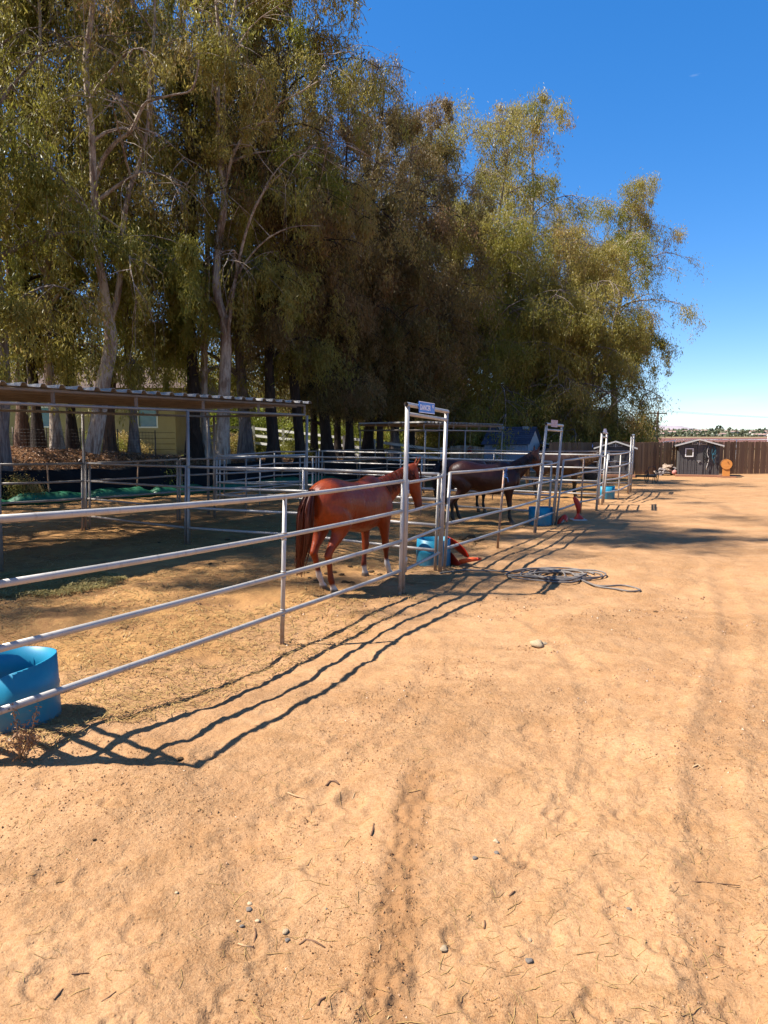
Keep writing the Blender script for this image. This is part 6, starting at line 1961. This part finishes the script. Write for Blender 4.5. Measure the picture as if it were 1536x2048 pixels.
M['straw'] = leaf_mat('dry_straw', (0.42, 0.29, 0.11), (0.34, 0.21, 0.075), (0.22, 0.12, 0.045), 0.12)
def near_sand(g, n):
    y_ = np.exp(g.uniform(math.log(1.9), math.log(16), n)); x = y_ * g.uniform(-0.6, 0.62, n)
    k = (pen_side(x, y_) < 0.5) & (fbm(x * 0.7, y_ * 0.7, 3, 3) > -0.22 + 0.3 * g.random(n) - 0.15)
    return x[k], y_[k]
straw(3000, near_sand, 1, 'straw_stalks', 'loose straw stalks scattered over the sandy yard', L=(0.02, 0.10), w=0.0024, lift=0.003)
def pen_floor(g, n):
    y_ = np.exp(g.uniform(math.log(4.2), math.log(17), n)); x = y_ * g.uniform(-0.62, 0.3, n)
    k = (pen_side(x, y_) > -0.3) & (fbm(x * 0.8, y_ * 0.8, 5, 3) > -0.15)
    return x[k], y_[k]
straw(26000, pen_floor, 2, 'straw_chaff', 'trampled straw and chaff on the floor of the near pen', L=(0.03, 0.14), w=0.0045, lift=0.015)
M['hay'] = leaf_mat('green_hay', (0.19, 0.165, 0.05), (0.25, 0.20, 0.07), (0.30, 0.21, 0.08), 0.1)
def hay_patch(g, n):
    c = G(70, 1170); r = np.sqrt(g.random(n)); a = g.uniform(0, 6.28, n)
    return c.x + r * np.cos(a) * 1.2, c.y + r * np.sin(a) * 0.9
o = straw(5000, hay_patch, 3, 'hay', 'thin patch of greenish hay left on the pen floor', L=(0.08, 0.22), w=0.004, lift=0.04)
o.data.materials[0] = M['hay']; o['category'] = 'hay'
# grit and crumbs of soil
def crumbs(n, seed):
    g = np.random.default_rng(seed)
    y_ = np.exp(g.uniform(math.log(1.9), math.log(9), n)); x = y_ * g.uniform(-0.6, 0.6, n)
    k = fbm(x * 1.3, y_ * 1.3, 7, 3) + 0.5 * vnoise(x * 4, y_ * 4, 2) > 0.02
    d1, d2 = rut_dist(x, y_)
    k |= (np.abs(d1) < 0.12) & (y_ < 4.3)
    x, y_ = x[k], y_[k]; n = len(x)
    r = (0.0022 + 0.004 * g.random(n) ** 4) * np.maximum(1, y_ / 3.2)
    z = H(x, y_)
    P = np.stack([x, y_, z + r * 0.2], 1)
    o = np.array([[1, 0, 0], [0, 1, 0], [-1, 0, 0], [0, -1, 0], [0, 0, 0.9]])
    v = (P[:, None, :] + (o[None] + g.normal(0, 0.25, (n, 5, 3))) * r[:, None, None]).reshape(-1, 3)
    b = np.arange(n)[:, None] * 5
    t = np.concatenate([b + np.array([[0, 1, 4]]), b + np.array([[1, 2, 4]]), b + np.array([[2, 3, 4]]), b + np.array([[3, 0, 4]])])
    me = np_mesh('soil_crumbs', v, t, False, {'tint': ('POINT', 'FLOAT', np.repeat(g.random(n), 5))})
    M['crumb'] = leaf_mat('soil_crumb', (0.26, 0.125, 0.045), (0.33, 0.17, 0.068), (0.19, 0.085, 0.032), 0.0)
    tag(link('soil_crumbs', me, M['crumb']), 'crumbs of dry soil strewn over the foreground sand', 'soil', kind='stuff')
crumbs(34000, 6)

# --- dry weed by the near tub
def weed():
    b = GH(45, 1518); g = random.Random(3)
    t = empty('dry_weed', b)
    m = MB(); heads = []
    for (px, py) in ((36, 1408), (75, 1412), (30, 1460), (58, 1440), (70, 1475), (48, 1450), (66, 1458)):
        e = V(px, py, b.y) - b; e.y += g.uniform(-.1, .06)
        mid = e * 0.5 + Vector((g.uniform(-.03, .03), 0, 0))
        m.tube([Vector((g.uniform(-.03, .03), 0, -0.02)), mid, e], [0.005, 0.004, 0.002], 5)
        for k in range(9): heads.append(mid.lerp(e, k / 8.0))
    m.build('stem', M['twig_pale'], t)
    gg = np.random.default_rng(5)
    C_ = np.array([tuple(h) for h in heads]); C_ = np.repeat(C_, 7, 0) + gg.normal(0, 0.012, (len(heads) * 7, 3))
    low = gg.normal(0, 1, (120, 3)) * np.array([0.06, 0.05, 0.05]) + np.array([0, 0, 0.08]); low[:, 2] = np.abs(low[:, 2])
    P = np.concatenate([C_, low])
    me = leaves_mesh('leaves', P, 0.5 + 0.5 * gg.random(len(P)), 0.022, 0.011, 1.2, 3)
    link('leaves', me, M['leaf_dry'], t)
    tag(t, 'dry seeding weed growing against the near blue tub', 'weed')
weed()
# blue twine knotted on the rail
t = MB(); p = pb.at(1.45)
g = random.Random(5)
pts = [p + Vector((0.03 * math.cos(k * 1.9) + 0.02, 0.035 * math.sin(k * 1.9) - 0.01, -0.012 * k * 0.8 + 0.02)) for k in range(16)]
pts += [p + Vector((0.05, -0.04, -0.14)), p + Vector((0.07, -0.05, -0.22))]
o = t.tube([q_ - p for q_ in pts], 0.010, 6).build('knotted_twine', M['blue_rope']); o.location = p
tag(o, 'blue twine knotted round the top of the rusty post', 'twine')

# --- wooden log target on a stand by the far shed
Yl = 34.9
c = V(1453, 928.5, Yl); t = empty('wooden_target', (c.x, Yl, 0), -R(21)); r = 0.25
m = MB(); m.tube([Vector((0, -0.12, c.z)), Vector((0, 0.22, c.z))], r, 28); m.build('log_slice', M['orange_wood'], t)
M['bark_edge'] = simple('log_bark', (0.20, 0.085, 0.03), (0.12, 0.05, 0.02), 9, 0.9)
m = MB(); m.tube([Vector((0, -0.11, c.z)), Vector((0, 0.21, c.z))], r + 0.014, 28, caps=False); m.build('bark', M['bark_edge'], t)
MB().box((0.0, 0.0, (c.z - r) / 2 + 0.02), (0.32, 0.18, c.z - r + 0.06)).build('stand', M['orange_wood'], t)
MB().box((0.04, 0.0, 0.02), (0.85, 0.30, 0.09)).build('foot', M['deck'], t)
MB().tube([Vector((0.05, -0.125, c.z + 0.11)), Vector((0.05, -0.15, c.z + 0.11))], 0.022, 8).build('knob', M['bark_edge'], t)
tag(t, 'round slice of orange wood on a short stand before the board fence', 'wooden target')
# --- old wheeled frame
b = G(1303, 966); t = empty('wheeled_cart', b)
for (x, y_) in ((-0.22, 0.0), (0.25, 0.12)):
    m = MB(); pts = [Vector((x + 0.10 * math.cos(a * math.pi / 10), y_ + 0.05 * math.cos(a * math.pi / 10), 0.28 + 0.27 * math.sin(a * math.pi / 10))) for a in range(21)]
    m.tube(pts, 0.018, 6, caps=False); w = m.build('wheel', M['dark_metal'], t)
    for k in range(5):
        a = k * math.pi / 5
        MB().tube([Vector((x + 0.1 * math.cos(a), y_ + 0.05 * math.cos(a), 0.28 + 0.26 * math.sin(a))), Vector((x - 0.1 * math.cos(a), y_ - 0.05 * math.cos(a), 0.28 - 0.26 * math.sin(a)))], 0.006, 4).build('spoke', M['dark_metal'], w)
MB().tube([Vector((-0.22, 0, 0.28)), Vector((0.25, 0.12, 0.28))], 0.015, 6).build('axle', M['dark_metal'], t)
MB().tube([Vector((-0.15, 0.1, 0.3)), Vector((-0.12, 0.1, 0.68)), Vector((0.18, 0.16, 0.70)), Vector((0.30, 0.16, 0.45))], 0.017, 6).build('handle', M['dark_metal'], t)
MB().box((0.03, 0.05, 0.35), (0.40, 0.25, 0.03)).build('tray', M['rock_grey'], t)
MB().tube([Vector((0.05, -0.05, 0.3)), Vector((0.0, -0.1, 0.0))], 0.014, 6).build('prop_leg', M['dark_metal'], t)
tag(t, 'old dark metal cart with two spoked wheels left of the rock heap', 'cart')
# --- rock heap
M['rock_heap_a'] = simple('heap_rock_beige', (0.36, 0.27, 0.20), (0.24, 0.17, 0.12), 4, 0.9, bump=0.5, bscale=14)
M['rock_heap_b'] = simple('heap_rock_grey', (0.26, 0.22, 0.20), (0.15, 0.12, 0.11), 4, 0.9, bump=0.5, bscale=14)
M['rock_heap_c'] = simple('heap_rock_dark', (0.09, 0.07, 0.06), (0.05, 0.04, 0.035), 4, 0.9)
g = random.Random(17); hm = []
for k, mt in enumerate(('rock_heap_a', 'rock_heap_b', 'rock_heap_a', 'rock_heap_c')):
    me = lump(200 + k, amp=0.42, flat=0.7); me.polygons.foreach_set('use_smooth', np.zeros(len(me.polygons), bool)); me.materials.append(M[mt]); hm.append(me)
cx = V(1334, 950, 36.9)
for i in range(44):
    f = g.uniform(-1, 1); lvl = g.random()
    zz = 0.46 * (1 - abs(f) ** 1.6) * lvl
    o = bpy.data.objects.new('rock', hm[i % 4]); col.objects.link(o)
    s = g.uniform(0.09, 0.17)
    o.location = (cx.x + f * 0.60 + 0.02, 36.9 + g.uniform(-.25, .2) - 0.25 * (1 - lvl), zz + 0.06); o.scale = (s * g.uniform(.9, 1.6), s, s * 0.9); o.rotation_euler = (g.uniform(-.5, .5), g.uniform(-.5, .5), g.uniform(0, 6))
    tag(o, 'rough rock in the heap left of the far right shed', 'rock', 'rocks in the heap by the far shed')
M['pink_ball'] = simple('faded_pink_ball', (0.50, 0.20, 0.16), (0.42, 0.16, 0.13), 3, 0.6)
me = lump(300, amp=0.02, flat=1.0); me.materials.append(M['pink_ball'])
o = bpy.data.objects.new('pink_ball', me); col.objects.link(o); p = V(1350, 945, 36.3); o.location = (p.x, 36.35, p.z); o.scale = (0.13,) * 3
tag(o, 'faded pink ball at the right end of the rock heap', 'ball')
# --- brown tarp-covered bale by the left charcoal shed
me = lump(410, amp=0.25, flat=0.95); M['brown_tarp'] = simple('brown_tarp', (0.13, 0.07, 0.045), (0.08, 0.042, 0.028), 5, 0.8, bump=1.0, bscale=12); me.materials.append(M['brown_tarp'])
o = bpy.data.objects.new('covered_bale', me); col.objects.link(o); p = V(1182, 942, 33); o.location = (p.x, 33, 0.28); o.scale = (0.36, 0.3, 0.42)
tag(o, 'brown wrinkled tarp over a bale before the charcoal shed of the far gates', 'covered bale')
